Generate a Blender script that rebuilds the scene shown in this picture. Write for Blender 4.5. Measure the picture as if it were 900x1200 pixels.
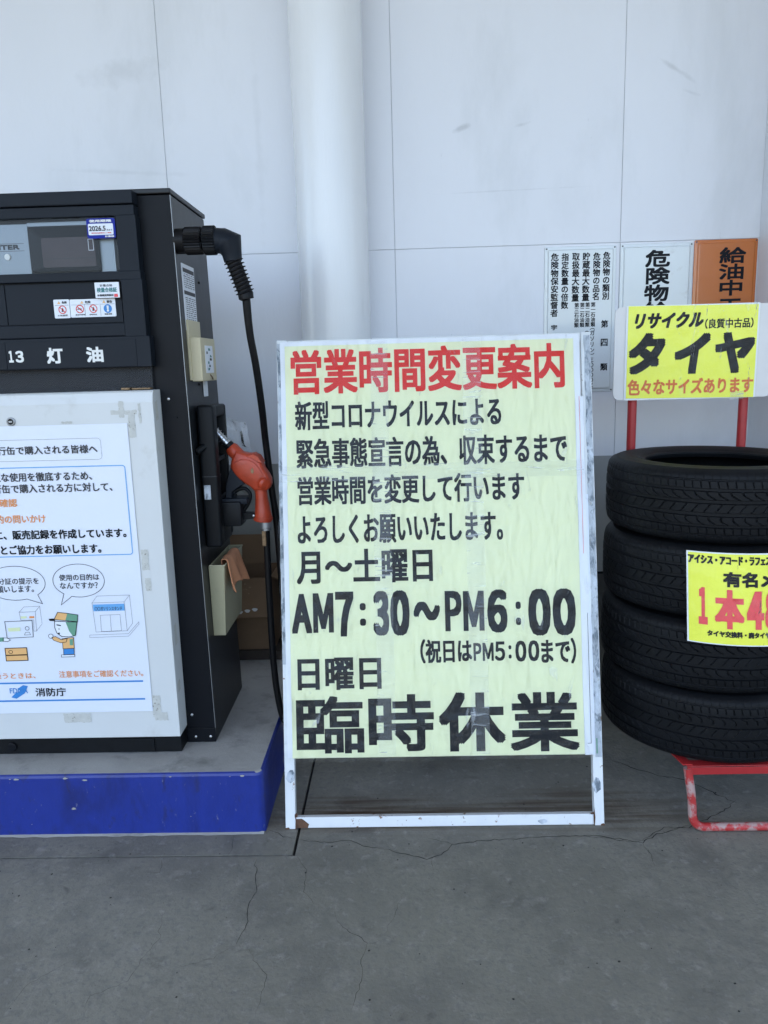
import bpy, bmesh, math, random
from mathutils import Vector, Matrix, noise
R = math.radians
random.seed(7)
for o in list(bpy.data.objects): bpy.data.objects.remove(o)
scn = bpy.context.scene
C = scn.collection

# ------------------------------------------------------------------ camera, sky, sun, exposure
cd = bpy.data.cameras.new('camera'); cam = bpy.data.objects.new('camera', cd); C.objects.link(cam)
cd.sensor_fit = 'VERTICAL'; cd.sensor_height = 36; cd.sensor_width = 27; cd.lens = 27
cd.clip_start = .02; cd.clip_end = 3000
pit, rol, yaw = R(10.8), R(1.6), R(1.5)
fw = Vector((-math.sin(yaw)*math.cos(pit), math.cos(yaw)*math.cos(pit), -math.sin(pit)))
rt0 = Vector((math.cos(yaw), math.sin(yaw), 0)); up0 = rt0.cross(fw)
rt = rt0*math.cos(rol) - up0*math.sin(rol); up = rt0*math.sin(rol) + up0*math.cos(rol)
cam.matrix_world = Matrix(((rt.x, up.x, -fw.x, 0), (rt.y, up.y, -fw.y, 0), (rt.z, up.z, -fw.z, 1.38), (0, 0, 0, 1)))
scn.camera = cam

SUN_EL, SUN_AZ = R(60), R(205)          # azimuth clockwise from +Y: the sun stands behind the camera, a little to its left
w = bpy.data.worlds.new('World'); scn.world = w; w.use_nodes = True
nt = w.node_tree; bg = nt.nodes['Background']
sky = nt.nodes.new('ShaderNodeTexSky'); sky.sky_type = 'NISHITA'; sky.sun_disc = False
sky.sun_elevation = SUN_EL; sky.sun_rotation = SUN_AZ; sky.air_density = 1.0; sky.dust_density = 1.2; sky.ozone_density = 2.2
nt.links.new(sky.outputs[0], bg.inputs[0]); bg.inputs[1].default_value = 0.15
sd = bpy.data.lights.new('sun', 'SUN'); sd.energy = 2.6; sd.angle = R(.5); sd.color = (1, .96, .91)
sun = bpy.data.objects.new('sun', sd); C.objects.link(sun)
dirv = Vector((math.sin(SUN_AZ)*math.cos(SUN_EL), math.cos(SUN_AZ)*math.cos(SUN_EL), math.sin(SUN_EL)))
sun.rotation_euler = dirv.to_track_quat('Z', 'Y').to_euler()
vs = scn.view_settings; vs.view_transform = 'Standard'; vs.look = 'None'; vs.gamma = 1; vs.exposure = 1.92
scn.cycles.use_denoising = True
scn.cycles.max_bounces = 10; scn.cycles.diffuse_bounces = 6; scn.cycles.transparent_max_bounces = 16

# ------------------------------------------------------------------ materials
def mat(name, col, rough=.5, metal=0, var=0, vs=4, dirt=None, bump=None, coat=0, spec=.5, aniso=(1, 1, 1)):
    """var/vs: tonal mottling; dirt: list of (colour, scale, lo, hi); bump: list of (scale, distance)"""
    m = bpy.data.materials.new(name); m.use_nodes = True
    n = m.node_tree; N = n.nodes; L = n.links; p = N['Principled BSDF']
    p.inputs['Base Color'].default_value = (*col, 1); p.inputs['Roughness'].default_value = rough
    p.inputs['Metallic'].default_value = metal; p.inputs['Specular IOR Level'].default_value = spec
    if coat: p.inputs['Coat Weight'].default_value = coat; p.inputs['Coat Roughness'].default_value = .08
    tc = N.new('ShaderNodeNewGeometry'); mp = N.new('ShaderNodeMapping'); mp.inputs['Scale'].default_value = aniso
    L.new(tc.outputs['Position'], mp.inputs[0]); cur = None
    def nz(scale, det=6, r=.6, d=0):
        t = N.new('ShaderNodeTexNoise'); t.inputs['Scale'].default_value = scale; t.inputs['Detail'].default_value = det
        t.inputs['Roughness'].default_value = r; t.inputs['Distortion'].default_value = d; L.new(mp.outputs[0], t.inputs['Vector']); return t
    if var:
        t = nz(vs); r = N.new('ShaderNodeMapRange'); r.inputs['From Min'].default_value = .3; r.inputs['From Max'].default_value = .7
        r.inputs['To Min'].default_value = 1-var; r.inputs['To Max'].default_value = 1+var; L.new(t.outputs['Fac'], r.inputs['Value'])
        mx = N.new('ShaderNodeVectorMath'); mx.operation = 'SCALE'; mx.inputs[0].default_value = col; L.new(r.outputs[0], mx.inputs['Scale']); cur = mx.outputs[0]
    for (dc, sc, lo, hi) in (dirt or []):
        t = nz(sc, 8, .65, .3); r = N.new('ShaderNodeMapRange'); r.inputs['From Min'].default_value = lo; r.inputs['From Max'].default_value = hi
        L.new(t.outputs['Fac'], r.inputs['Value'])
        mx = N.new('ShaderNodeMix'); mx.data_type = 'RGBA'; L.new(r.outputs[0], mx.inputs[0])
        if cur: L.new(cur, mx.inputs[6])
        else: mx.inputs[6].default_value = (*col, 1)
        mx.inputs[7].default_value = (*dc, 1); cur = mx.outputs[2]
    if cur: L.new(cur, p.inputs['Base Color'])
    last = None
    for (sc, dist) in (bump or []):
        t = nz(sc, 5); b = N.new('ShaderNodeBump'); b.inputs['Distance'].default_value = dist; b.inputs['Strength'].default_value = 1
        L.new(t.outputs['Fac'], b.inputs['Height'])
        if last: L.new(last, b.inputs['Normal'])
        last = b.outputs[0]
    if last: L.new(last, p.inputs['Normal'])
    if coat and last: L.new(last, p.inputs['Coat Normal'])
    return m
def nodes(m): return m.node_tree.nodes, m.node_tree.links, m.node_tree.nodes['Principled BSDF']

M = {}
M['ink'] = mat('black_ink', (.008, .0095, .013), .5, spec=.15)
M['K'] = M['ink']; M['D'] = mat('grey_ink', (.05, .05, .055), .5, spec=.2)
M['R'] = mat('red_ink', (.66, .028, .02), .5, spec=.2); M['R2'] = mat('orange_red_ink', (.62, .13, .02), .5); M['R3'] = mat('pink_red_ink', (.75, .07, .08), .5, var=.08, vs=60)
M['O'] = mat('orange_ink', (.72, .27, .08), .5); M['B'] = mat('blue_ink', (.03, .21, .55), .5); M['W'] = mat('white_ink', (.75, .75, .72), .5)
M['T'] = mat('teal_ink', (.05, .2, .2), .5); M['G'] = mat('green_ink', (.12, .3, .2), .5); M['Y'] = mat('tan_ink', (.75, .42, .16), .5); M['Lb'] = mat('light_blue_ink', (.12, .36, .68), .5)
M['Pw'] = mat('white_print', (.74, .77, .82), .5); M['Ly'] = mat('pale_yellow_print', (.66, .72, .42), .5)
M['wall'] = mat('wall_paint', (.735, .75, .79), .42, var=.03, vs=1.3, dirt=[((.58, .60, .62), 1.7, .5, .85), ((.45, .46, .48), 24, .70, .9)], bump=[(3, .004), (90, .0006)], spec=.4, aniso=(1, 1, .35))
N_, L_, P_ = nodes(M['wall'])                                   # the grey painted dado: a hand-cut line at 0.97 m
g = N_.new('ShaderNodeNewGeometry'); sx = N_.new('ShaderNodeSeparateXYZ'); L_.new(g.outputs['Position'], sx.inputs[0])
lt = N_.new('ShaderNodeMath'); lt.operation = 'LESS_THAN'; lt.inputs[1].default_value = .974; L_.new(sx.outputs['Z'], lt.inputs[0])
mx = N_.new('ShaderNodeMix'); mx.data_type = 'RGBA'; old = P_.inputs['Base Color'].links[0].from_socket
L_.new(lt.outputs[0], mx.inputs[0]); L_.new(old, mx.inputs[6]); mx.inputs[7].default_value = (.30, .31, .30, 1); L_.new(mx.outputs[2], P_.inputs['Base Color'])
cur = P_.inputs['Base Color'].links[0].from_socket
g = N_.new('ShaderNodeNewGeometry'); tn = N_.new('ShaderNodeTexNoise'); tn.inputs['Scale'].default_value = 22; tn.inputs['Detail'].default_value = 5; L_.new(g.outputs['Position'], tn.inputs['Vector'])
for (cx, cz, rx, rz, an, k_) in ((.262, 2.30, .045, .013, 18, .45), (.502, 2.305, .035, .011, 14, .35), (1.10, 2.49, .11, .012, -32, .35), (1.17, 2.40, .05, .01, -20, .25), (-1.08, 2.55, .2, .06, 5, .22), (-.55, 2.30, .02, .5, 0, .10), (-.36, 2.0, .01, .6, 2, .12), (.45, 2.06, .35, .004, 1, .2), (-1.12, 2.18, .35, .012, -4, .16)):
    mp = N_.new('ShaderNodeMapping'); mp.vector_type = 'TEXTURE'; mp.inputs['Location'].default_value = (cx, 3.3, cz); mp.inputs['Rotation'].default_value = (0, -R(an), 0); mp.inputs['Scale'].default_value = (rx, 1, rz); L_.new(g.outputs['Position'], mp.inputs[0])
    ln = N_.new('ShaderNodeVectorMath'); ln.operation = 'LENGTH'; L_.new(mp.outputs[0], ln.inputs[0])
    a_ = N_.new('ShaderNodeMath'); a_.operation = 'MULTIPLY_ADD'; L_.new(tn.outputs['Fac'], a_.inputs[0]); a_.inputs[1].default_value = 1.6; L_.new(ln.outputs['Value'], a_.inputs[2])
    mr = N_.new('ShaderNodeMapRange'); mr.inputs['From Min'].default_value = 1.7; mr.inputs['From Max'].default_value = .9; mr.inputs['To Max'].default_value = k_; L_.new(a_.outputs[0], mr.inputs['Value'])
    mx = N_.new('ShaderNodeMix'); mx.data_type = 'RGBA'; L_.new(mr.outputs[0], mx.inputs[0]); L_.new(cur, mx.inputs[6]); mx.inputs[7].default_value = (.36, .37, .38, 1); cur = mx.outputs[2]
L_.new(cur, P_.inputs['Base Color'])
M['seal'] = mat('joint_sealant', (.42, .44, .47), .7)
M['pipe'] = mat('pipe_paint', (.76, .77, .78), .24, var=.025, vs=3, dirt=[((.6, .61, .62), 5, .6, .85)], bump=[(5, .003)], aniso=(2, 2, .4))
M['found'] = mat('foundation_concrete', (.075, .075, .07), .9, var=.25, vs=6, bump=[(50, .003)])
M['conc'] = mat('forecourt_concrete', (.205, .193, .158), .72, var=.22, vs=1.6, dirt=[((.105, .10, .088), 3.2, .47, .72), ((.25, .235, .20), 8, .56, .76), ((.10, .092, .08), 11, .6, .74), ((.28, .265, .235), 26, .56, .75), ((.15, .145, .13), 60, .5, .72), ((.07, .066, .06), 150, .66, .76)], bump=[(110, .0016), (40, .0018), (9, .002)], spec=.3)
# rust-brown streaks that bled from the steel feet of the signboard
N_, L_, P_ = nodes(M['conc'])
g = N_.new('ShaderNodeNewGeometry')
def gauss(cx, cy, rx, ry):
    a = N_.new('ShaderNodeVectorMath'); a.operation = 'SUBTRACT'; a.inputs[1].default_value = (cx, cy, 0); L_.new(g.outputs['Position'], a.inputs[0])
    b = N_.new('ShaderNodeVectorMath'); b.operation = 'DIVIDE'; b.inputs[1].default_value = (rx, ry, 1); L_.new(a.outputs[0], b.inputs[0])
    c = N_.new('ShaderNodeVectorMath'); c.operation = 'LENGTH'; L_.new(b.outputs[0], c.inputs[0])
    d = N_.new('ShaderNodeMapRange'); d.inputs['From Min'].default_value = 1; d.inputs['From Max'].default_value = .2; L_.new(c.outputs['Value'], d.inputs['Value']); return d.outputs[0]
def mul(a, b):
    m_ = N_.new('ShaderNodeMath'); m_.operation = 'MULTIPLY'
    for i, s in enumerate((a, b)):
        if isinstance(s, float): m_.inputs[i].default_value = s
        else: L_.new(s, m_.inputs[i])
    return m_.outputs[0]
mp = N_.new('ShaderNodeMapping'); mp.inputs['Scale'].default_value = (3, 40, 1); L_.new(g.outputs['Position'], mp.inputs[0])
tn = N_.new('ShaderNodeTexNoise'); tn.inputs['Scale'].default_value = 1; tn.inputs['Detail'].default_value = 6; L_.new(mp.outputs[0], tn.inputs['Vector'])
tr = N_.new('ShaderNodeMapRange'); tr.inputs['From Min'].default_value = .42; tr.inputs['From Max'].default_value = .68; L_.new(tn.outputs['Fac'], tr.inputs['Value'])
cur = P_.inputs['Base Color'].links[0].from_socket
for args in ((.55, 2.2, .45, .16), (-.15, 2.2, .4, .14), (.1, 2.16, .8, .1)):
    mx = N_.new('ShaderNodeMix'); mx.data_type = 'RGBA'; L_.new(mul(mul(gauss(*args), tr.outputs[0]), .95), mx.inputs[0]); L_.new(cur, mx.inputs[6]); mx.inputs[7].default_value = (.065, .036, .018, 1); cur = mx.outputs[2]
L_.new(cur, P_.inputs['Base Color'])
M['soil'] = mat('joint_filler', (.02, .02, .02), .95)
M['crack'] = mat('crack_shadow_dirt', (.022, .022, .02), .95)
M['isl'] = mat('island_concrete', (.32, .31, .29), .85, var=.12, vs=4, dirt=[((.13, .13, .12), 9, .52, .8), ((.33, .32, .3), 22, .6, .85)], bump=[(40, .0025), (200, .0008)])
M['blue'] = mat('blue_kerb_paint', (.011, .028, .225), .42, var=.12, vs=5, dirt=[((.008, .016, .11), 5, .48, .75), ((.02, .022, .07), 16, .58, .75), ((.14, .15, .25), 50, .66, .72)], bump=[(14, .003), (70, .0010)], aniso=(1.6, 1, .7))
M['char'] = mat('charcoal_metal', (.0055, .0065, .009), .42, var=.12, vs=5, dirt=[((.016, .016, .017), 18, .62, .95)], bump=[(300, .00015)], spec=.14)
M['side'] = mat('dark_side_metal', (.011, .0125, .015), .38, var=.1, vs=4, dirt=[((.06, .06, .06), 16, .62, .95)], bump=[(2.5, .003)], spec=.3)
M['head'] = mat('graphite_plastic', (.0085, .012, .018), .5, var=.06, vs=6, bump=[(900, .0001)], spec=.18)
M['black'] = mat('black_plastic', (.004, .005, .0065), .5, var=.2, vs=20, bump=[(200, .0003)], spec=.2)
M['rubberhose'] = mat('hose_rubber', (.005, .005, .006), .45, spec=.2)
M['door'] = mat('offwhite_enamel', (.60, .615, .61), .4, var=.03, vs=3, dirt=[((.45, .45, .42), 7, .6, .85), ((.2, .18, .15), 60, .76, .82)], bump=[(4, .002)], coat=.2)
M['tape_old'] = mat('old_tape_residue', (.50, .50, .465), .6, var=.1, vs=50, dirt=[((.17, .15, .12), 110, .60, .68)], bump=[(120, .0005)])
M['poster'] = mat('glossy_white_paper', (.70, .74, .82), .28, bump=[(5, .004), (22, .0006)], coat=.3)
M['paper'] = mat('white_paper', (.74, .76, .80), .4, bump=[(14, .002)])
M['yel'] = mat('pale_yellow_paper', (.755, .78, .50), .45, var=.02, vs=8, bump=[(8, .002)])
M['yel2'] = mat('bright_yellow_paper', (.80, .83, .06), .4, var=.03, vs=9, bump=[(16, .0025)], coat=.4)
M['board'] = mat('white_backing_board', (.66, .65, .64), .4, var=.04, vs=8, dirt=[((.35, .33, .3), 14, .66, .85)])
M['chip'] = mat('chipped_white_paint', (.68, .70, .71), .45, var=.05, vs=9, dirt=[((.2, .1, .045), 26, .63, .67), ((.12, .07, .04), 60, .66, .70), ((.4, .4, .38), 9, .6, .85)], bump=[(60, .0008)])
M['scrap'] = mat('torn_tape_scraps', (.44, .48, .53), .45, var=.35, vs=30, dirt=[((.12, .15, .18), 38, .48, .58), ((.28, .25, .2), 25, .62, .7)], bump=[(80, .002)], aniso=(1, 1, .4))
M['rust'] = mat('bare_rust', (.10, .05, .028), .9, var=.4, vs=40, bump=[(120, .001)])
M['steel'] = mat('zinc_steel', (.55, .55, .55), .3, metal=1, bump=[(90, .0003)])
M['dullsteel'] = mat('dull_steel', (.3, .31, .32), .45, metal=.8)
M['brass'] = mat('stained_brass', (.2, .13, .07), .5, metal=.5, var=.4, vs=60)
M['silver'] = mat('silver_panel', (.22, .255, .29), .35, metal=.25, var=.04, vs=6)
M['lcdframe'] = mat('lcd_bezel', (.022, .024, .028), .5, spec=.2); M['lcd'] = mat('lcd_glass_off', (.07, .056, .06), .5, var=.1, vs=18, spec=.2)
M['orange'] = mat('nozzle_orange', (.40, .046, .016), .42, var=.2, vs=18, dirt=[((.09, .03, .02), 26, .6, .8)], bump=[(60, .0006)])
M['cream'] = mat('cream_plastic', (.52, .46, .30), .45, var=.06, vs=9, dirt=[((.3, .25, .15), 20, .62, .85)])
M['bin'] = mat('beige_plastic', (.34, .315, .20), .4, var=.06, vs=6, dirt=[((.2, .19, .14), 15, .6, .85)])
M['rag'] = mat('orange_cloth', (.50, .22, .11), .95, var=.12, vs=20, bump=[(400, .0008)])
M['card'] = mat('cardboard', (.17, .105, .058), .85, var=.08, vs=8, dirt=[((.34, .25, .15), 16, .66, .76)], aniso=(1, 1, 2))
M['wood'] = mat('dark_wood', (.035, .026, .02), .8, var=.3, vs=20)
M['rubber'] = mat('tyre_rubber', (.0036, .0042, .0055), .55, var=.25, vs=14, dirt=[((.011, .011, .012), 20, .58, .88)], bump=[(160, .0004)], spec=.18)
M['red'] = mat('worn_red_paint', (.42, .03, .03), .42, var=.1, vs=20, dirt=[((.40, .27, .25), 22, .47, .56), ((.06, .03, .02), 50, .68, .74)], bump=[(70, .0008)])
M['redpost'] = mat('red_post_paint', (.36, .02, .022), .4, var=.12, vs=14, dirt=[((.08, .02, .02), 40, .68, .78)])
M['osign'] = mat('orange_enamel', (.52, .15, .03), .25, var=.06, vs=4, dirt=[((.3, .1, .05), 10, .62, .85)], coat=.4)
M['wsign'] = mat('white_enamel', (.66, .70, .71), .25, var=.03, vs=4, dirt=[((.5, .5, .47), 12, .64, .85)], coat=.4)
M['ceil'] = mat('canopy_ceiling', (.74, .75, .76), .6, var=.03, vs=1)
M['dot'] = mat('perforated_black', (.02, .022, .026), .6)
N_, L_, P_ = nodes(M['dot'])
g = N_.new('ShaderNodeNewGeometry'); mp = N_.new('ShaderNodeMapping'); mp.inputs['Rotation'].default_value = (0, R(45), 0); L_.new(g.outputs['Position'], mp.inputs[0])
vo = N_.new('ShaderNodeTexVoronoi'); vo.inputs['Scale'].default_value = 190; vo.inputs['Randomness'].default_value = 0; L_.new(mp.outputs[0], vo.inputs['Vector'])
b = N_.new('ShaderNodeBump'); b.inputs['Distance'].default_value = .003; L_.new(vo.outputs['Distance'], b.inputs['Height']); L_.new(b.outputs[0], P_.inputs['Normal'])

def clear(name, tint, body, rough, bumps, ior=1.32, crease_glint=(.5, .8, .05)):
    """clear film: mostly transparent, glossy at its wrinkles, with a little milky body and painted white crease highlights"""
    m = bpy.data.materials.new(name); m.use_nodes = True; n = m.node_tree; N = n.nodes; L = n.links
    N.remove(N['Principled BSDF']); out = N['Material Output']
    tr = N.new('ShaderNodeBsdfTransparent'); tr.inputs[0].default_value = (*tint, 1)
    df = N.new('ShaderNodeBsdfDiffuse'); df.inputs[0].default_value = (.9, .93, .94, 1)
    gl = N.new('ShaderNodeBsdfGlossy'); gl.inputs['Roughness'].default_value = rough
    g = N.new('ShaderNodeNewGeometry'); last = None
    hn = None
    for (sc, dist, an) in bumps:
        mp = N.new('ShaderNodeMapping'); mp.inputs['Scale'].default_value = an; L.new(g.outputs['Position'], mp.inputs[0])
        t = N.new('ShaderNodeTexNoise'); t.inputs['Scale'].default_value = sc; t.inputs['Detail'].default_value = 4; t.inputs['Distortion'].default_value = .6; L.new(mp.outputs[0], t.inputs['Vector'])
        b = N.new('ShaderNodeBump'); b.inputs['Distance'].default_value = dist; L.new(t.outputs['Fac'], b.inputs['Height'])
        if last: L.new(last, b.inputs['Normal'])
        last = b.outputs[0]
        hn = t
    fr = N.new('ShaderNodeFresnel'); fr.inputs[0].default_value = ior
    if last: L.new(last, gl.inputs['Normal']); L.new(last, fr.inputs['Normal'])
    m1 = N.new('ShaderNodeMixShader'); 
    mr = N.new('ShaderNodeMapRange'); mr.inputs['From Min'].default_value = crease_glint[0]; mr.inputs['From Max'].default_value = crease_glint[1]; mr.inputs['To Min'].default_value = body; mr.inputs['To Max'].default_value = crease_glint[2]  # white diffuse streaks paint in the highlights on the creases
    if hn: L.new(hn.outputs['Fac'], mr.inputs['Value']); L.new(mr.outputs[0], m1.inputs[0])
    else: m1.inputs[0].default_value = body
    L.new(tr.outputs[0], m1.inputs[1]); L.new(df.outputs[0], m1.inputs[2])
    m2 = N.new('ShaderNodeMixShader'); L.new(fr.outputs[0], m2.inputs[0]); L.new(m1.outputs[0], m2.inputs[1]); L.new(gl.outputs[0], m2.inputs[2])
    L.new(m2.outputs[0], out.inputs[0]); return m
M['film'] = clear('clear_vinyl_film', (.99, .995, .99), .006, .1, [(3, .03, (1, 1, 1)), (15, .012, (2.2, 1, .7))], 1.25, (.66, .74, .22))
M['tape'] = clear('clear_packing_tape', (.99, .99, .99), .055, .14, [(5, .01, (1, 1, 1)), (20, .0028, (.6, 1, 6))], 1.34, (.60, .68, .34))
M['bag'] = clear('thin_clear_plastic', (.97, .98, .98), .07, .2, [(9, .03, (1, 1, 1))], 1.32, (.5, .7, .3))
M['pane'] = clear('window_pane', (.92, .94, .95), .01, .03, [], 1.24)

# ------------------------------------------------------------------ helpers
def thing(name, label, cat, loc=(0, 0, 0), group=None, mw=None):
    o = bpy.data.objects.new(name, None); C.objects.link(o)
    o.matrix_world = mw if mw is not None else Matrix.Translation(loc)
    o['label'] = label; o['category'] = cat; o.empty_display_size = .05
    if group: o['group'] = group
    return o
def world_of(o):
    m = o.matrix_basis.copy()
    return world_of(o.parent) @ o.matrix_parent_inverse @ m if o.parent else m
def finish(name, bm, m, parent=None, smooth=False, local=False, origin=None):
    bmesh.ops.recalc_face_normals(bm, faces=bm.faces)
    me = bpy.data.meshes.new(name)
    o = bpy.data.objects.new(name, me); C.objects.link(o)
    if parent is not None:
        o.parent = parent
        if not local: bm.transform(world_of(parent).inverted())
    if origin is not None:
        o.location = origin; bm.transform(Matrix.Translation(-Vector(origin)))
    bm.to_mesh(me); bm.free()
    for x in (m if isinstance(m, (list, tuple)) else [m]): me.materials.append(M[x] if isinstance(x, str) else x)
    if smooth:
        for p in me.polygons: p.use_smooth = True
        if smooth == 'flat':
            me.set_sharp_from_angle(angle=R(25))
        elif smooth != 'full':
            try: me.set_sharp_from_angle(angle=R(40))
            except Exception: pass
    return o
def B(x0, x1, y0, y1, z0, z1, bev=0, bm=None, seg=2):
    nb = bmesh.new(); bmesh.ops.create_cube(nb, size=1)
    for v in nb.verts: v.co = Vector((x0+(x1-x0)*(v.co.x+.5), y0+(y1-y0)*(v.co.y+.5), z0+(z1-z0)*(v.co.z+.5)))
    if bev: bmesh.ops.bevel(nb, geom=nb.edges[:], offset=bev, segments=seg, profile=.6, affect='EDGES')
    return join(bm, nb)
def join(bm, nb):
    if bm is None: return nb
    me = bpy.data.meshes.new('tmp'); nb.to_mesh(me); nb.free(); bm.from_mesh(me); bpy.data.meshes.remove(me); return bm
def tube(pts, r, n=14, bm=None, smooth_path=0, caps=True):
    pts = [Vector(p) for p in pts]
    rr = r if isinstance(r, (list, tuple)) else [r]*len(pts)
    if smooth_path:
        P, Q = [], []
        for i in range(len(pts)-1):
            p0 = pts[max(i-1, 0)]; p1 = pts[i]; p2 = pts[i+1]; p3 = pts[min(i+2, len(pts)-1)]
            for k in range(smooth_path):
                t = k/smooth_path
                P.append(.5*((2*p1)+(p2-p0)*t+(2*p0-5*p1+4*p2-p3)*t*t+(3*p1-p0-3*p2+p3)*t**3)); Q.append(rr[i]*(1-t)+rr[i+1]*t)
        P.append(pts[-1]); Q.append(rr[-1]); pts, rr = P, Q
    nb = bmesh.new() if bm is None else bm
    rings = []; nrm = None
    for i, p in enumerate(pts):
        d = (pts[min(i+1, len(pts)-1)]-pts[max(i-1, 0)]).normalized()
        if nrm is None: nrm = d.orthogonal().normalized()
        nrm = (nrm-d*nrm.dot(d)).normalized(); bn = d.cross(nrm)
        rings.append([nb.verts.new(p+(nrm*math.cos(a)+bn*math.sin(a))*rr[i]) for a in [2*math.pi*k/n for k in range(n)]])
    for a, b in zip(rings, rings[1:]):
        for k in range(n): nb.faces.new((a[k], a[(k+1) % n], b[(k+1) % n], b[k]))
    if caps: nb.faces.new(rings[0][::-1]); nb.faces.new(rings[-1])
    return nb
def blob(outline, y, th, edge=.35, bm=None, inset=.006):
    """outline in X-Z at depth y, rounded slab of thickness th"""
    nb = bmesh.new() if bm is None else bm
    n = len(outline); P = [Vector((a, b)) for a, b in outline]
    cen = sum(P, Vector((0, 0)))/n
    area = sum(P[i].x*P[(i+1) % n].y-P[(i+1) % n].x*P[i].y for i in range(n)); sg = 1 if area > 0 else -1
    def off(d):
        res = []
        for i in range(n):
            e1 = (P[i]-P[i-1]).normalized(); e2 = (P[(i+1) % n]-P[i]).normalized()
            n1 = Vector((-e1.y, e1.x)); n2 = Vector((-e2.y, e2.x)); q = (n1+n2)
            q = q.normalized() if q.length > 1e-4 else n1
            res.append(P[i]+q*d*sg)
        return res
    rings = []
    for dy, ins in ((-.5, inset), (-.42, inset*.35), (-.25, 0), (.25, 0), (.42, inset*.35), (.5, inset)):
        rings.append([nb.verts.new((p.x, y+dy*th, p.y)) for p in off(ins)])
    for a, b in zip(rings, rings[1:]):
        for k in range(n): nb.faces.new((a[k], a[(k+1) % n], b[(k+1) % n], b[k]))
    nb.faces.new(rings[0][::-1]); nb.faces.new(rings[-1])
    return nb

_tc = {}
def text_geo(s, vertical=False, shear=0):
    key = (s, vertical, shear)
    if key in _tc: return _tc[key]
    c = bpy.data.curves.new('lettering', 'FONT'); c.body = '\n'.join(s) if vertical else s
    c.align_x = 'CENTER'; c.shear = shear; c.resolution_u = 3
    o = bpy.data.objects.new('lettering', c); C.objects.link(o)
    bpy.context.view_layer.update()
    me = bpy.data.meshes.new_from_object(o.evaluated_get(bpy.context.evaluated_depsgraph_get()))
    co = [(v.co.x, v.co.y) for v in me.vertices]; fs = [tuple(p.vertices) for p in me.polygons]
    bpy.data.objects.remove(o); bpy.data.curves.remove(c); bpy.data.meshes.remove(me)
    xs = [a for a, b in co]; ys = [b for a, b in co]
    x0, x1, y0, y1 = min(xs), max(xs), min(ys), max(ys)
    co = [((a-x0)/max(x1-x0, 1e-6), (b-y0)/max(y1-y0, 1e-6)) for a, b in co]
    _tc[key] = (co, fs); return co, fs
def lettering(parent, frame, s, x0, z0, x1, z1, bold, m, lift=.0012, vertical=False, shear=0, warp=None, name='lettering'):
    """print the string so that it fills the rectangle (metres in the plane of frame); bold = stroke thickening in metres"""
    O, U, V, Nn = frame
    co, fs = text_geo(s, vertical, shear)
    rx = min(bold, abs(x1-x0)*.12); rz = min(bold, abs(z1-z0)*.12)
    offs = [(0, 0)]
    if bold:
        offs = []; em = min(abs(z1-z0), abs(x1-x0)) if len(s) == 1 else (abs(x1-x0) if vertical else abs(z1-z0))
        rings = [1.0] if bold < em*.03 else [1.0, .5]
        for f in rings:
            for ax, az in ((1, 1), (1, 0), (1, -1), (0, -1), (-1, -1), (-1, 0), (-1, 1), (0, 1)): offs.append((rx*f*ax, rz*f*az))
    vs_, f_ = [], []
    for k, (dx, dz) in enumerate(offs):
        b0 = len(vs_)
        for a, b in co:
            x = x0+rx+a*(x1-x0-2*rx)+dx; z = z0+rz+b*(z1-z0-2*rz)+dz
            l = lift+k*2e-5
            p = O+U*x+V*z+Nn*l
            if warp: p = warp(x, z, l)
            vs_.append(p)
        f_ += [tuple(b0+i for i in f) for f in fs]
    me = bpy.data.meshes.new(name); inv = world_of(parent).inverted()
    me.from_pydata([tuple(inv @ v) for v in vs_], [], f_); me.materials.append(M[m] if isinstance(m, str) else m)
    o = bpy.data.objects.new(name, me); C.objects.link(o); o.parent = parent
    return o
def flat(parent, frame, pts, m, name, lift=.001, hole=None):
    """a printed shape, or an outline of it when hole=width"""
    O, U, V, Nn = frame; bm = bmesh.new()
    P = [Vector((a/1000, b/1000)) for a, b in pts]; n = len(P)
    def w_(p, l=lift): return O+U*p.x+V*p.y+Nn*l
    if hole is None: bm.faces.new([bm.verts.new(w_(p)) for p in P])
    else:
        h = hole/1000; cen = None
        A, Bb = [], []
        area = sum(P[i].x*P[(i+1) % n].y-P[(i+1) % n].x*P[i].y for i in range(n)); sg = 1 if area > 0 else -1
        for i in range(n):
            e1 = (P[i]-P[i-1]).normalized(); e2 = (P[(i+1) % n]-P[i]).normalized()
            q = Vector((-e1.y-e2.y, e1.x+e2.x)); q = q.normalized() if q.length > 1e-5 else Vector((-e1.y, e1.x))
            k = h*.5/max(.35, q.dot(Vector((-e1.y, e1.x))))
            A.append(bm.verts.new(w_(P[i]+q*k))); Bb.append(bm.verts.new(w_(P[i]-q*k)))
        for i in range(n): j = (i+1) % n; bm.faces.new((A[i], A[j], Bb[j], Bb[i]))
    return finish(name, bm, m, parent)
def ring_pts(c, rx, ry=None, n=28): ry = ry or rx; return [(c[0]+rx*math.cos(2*math.pi*k/n), c[1]+ry*math.sin(2*math.pi*k/n)) for k in range(n)]
def rounded(x0, z0, x1, z1, r, n=5):
    pts = []
    for cx, cz, a0 in ((x1-r, z1-r, 0), (x0+r, z1-r, 90), (x0+r, z0+r, 180), (x1-r, z0+r, 270)):
        for k in range(n+1): a = R(a0+90*k/n); pts.append((cx+r*math.cos(a), cz+r*math.sin(a)))
    return pts
def plate(pts, y0, y1):
    """a flat plate in X-Z (metres) with thickness y0..y1"""
    bm = bmesh.new(); a = [bm.verts.new((x, y0, z)) for x, z in pts]; b = [bm.verts.new((x, y1, z)) for x, z in pts]
    bm.faces.new(a); bm.faces.new(b[::-1])
    for i in range(len(pts)): j = (i+1) % len(pts); bm.faces.new((a[i], b[i], b[j], a[j]))
    return bm
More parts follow.
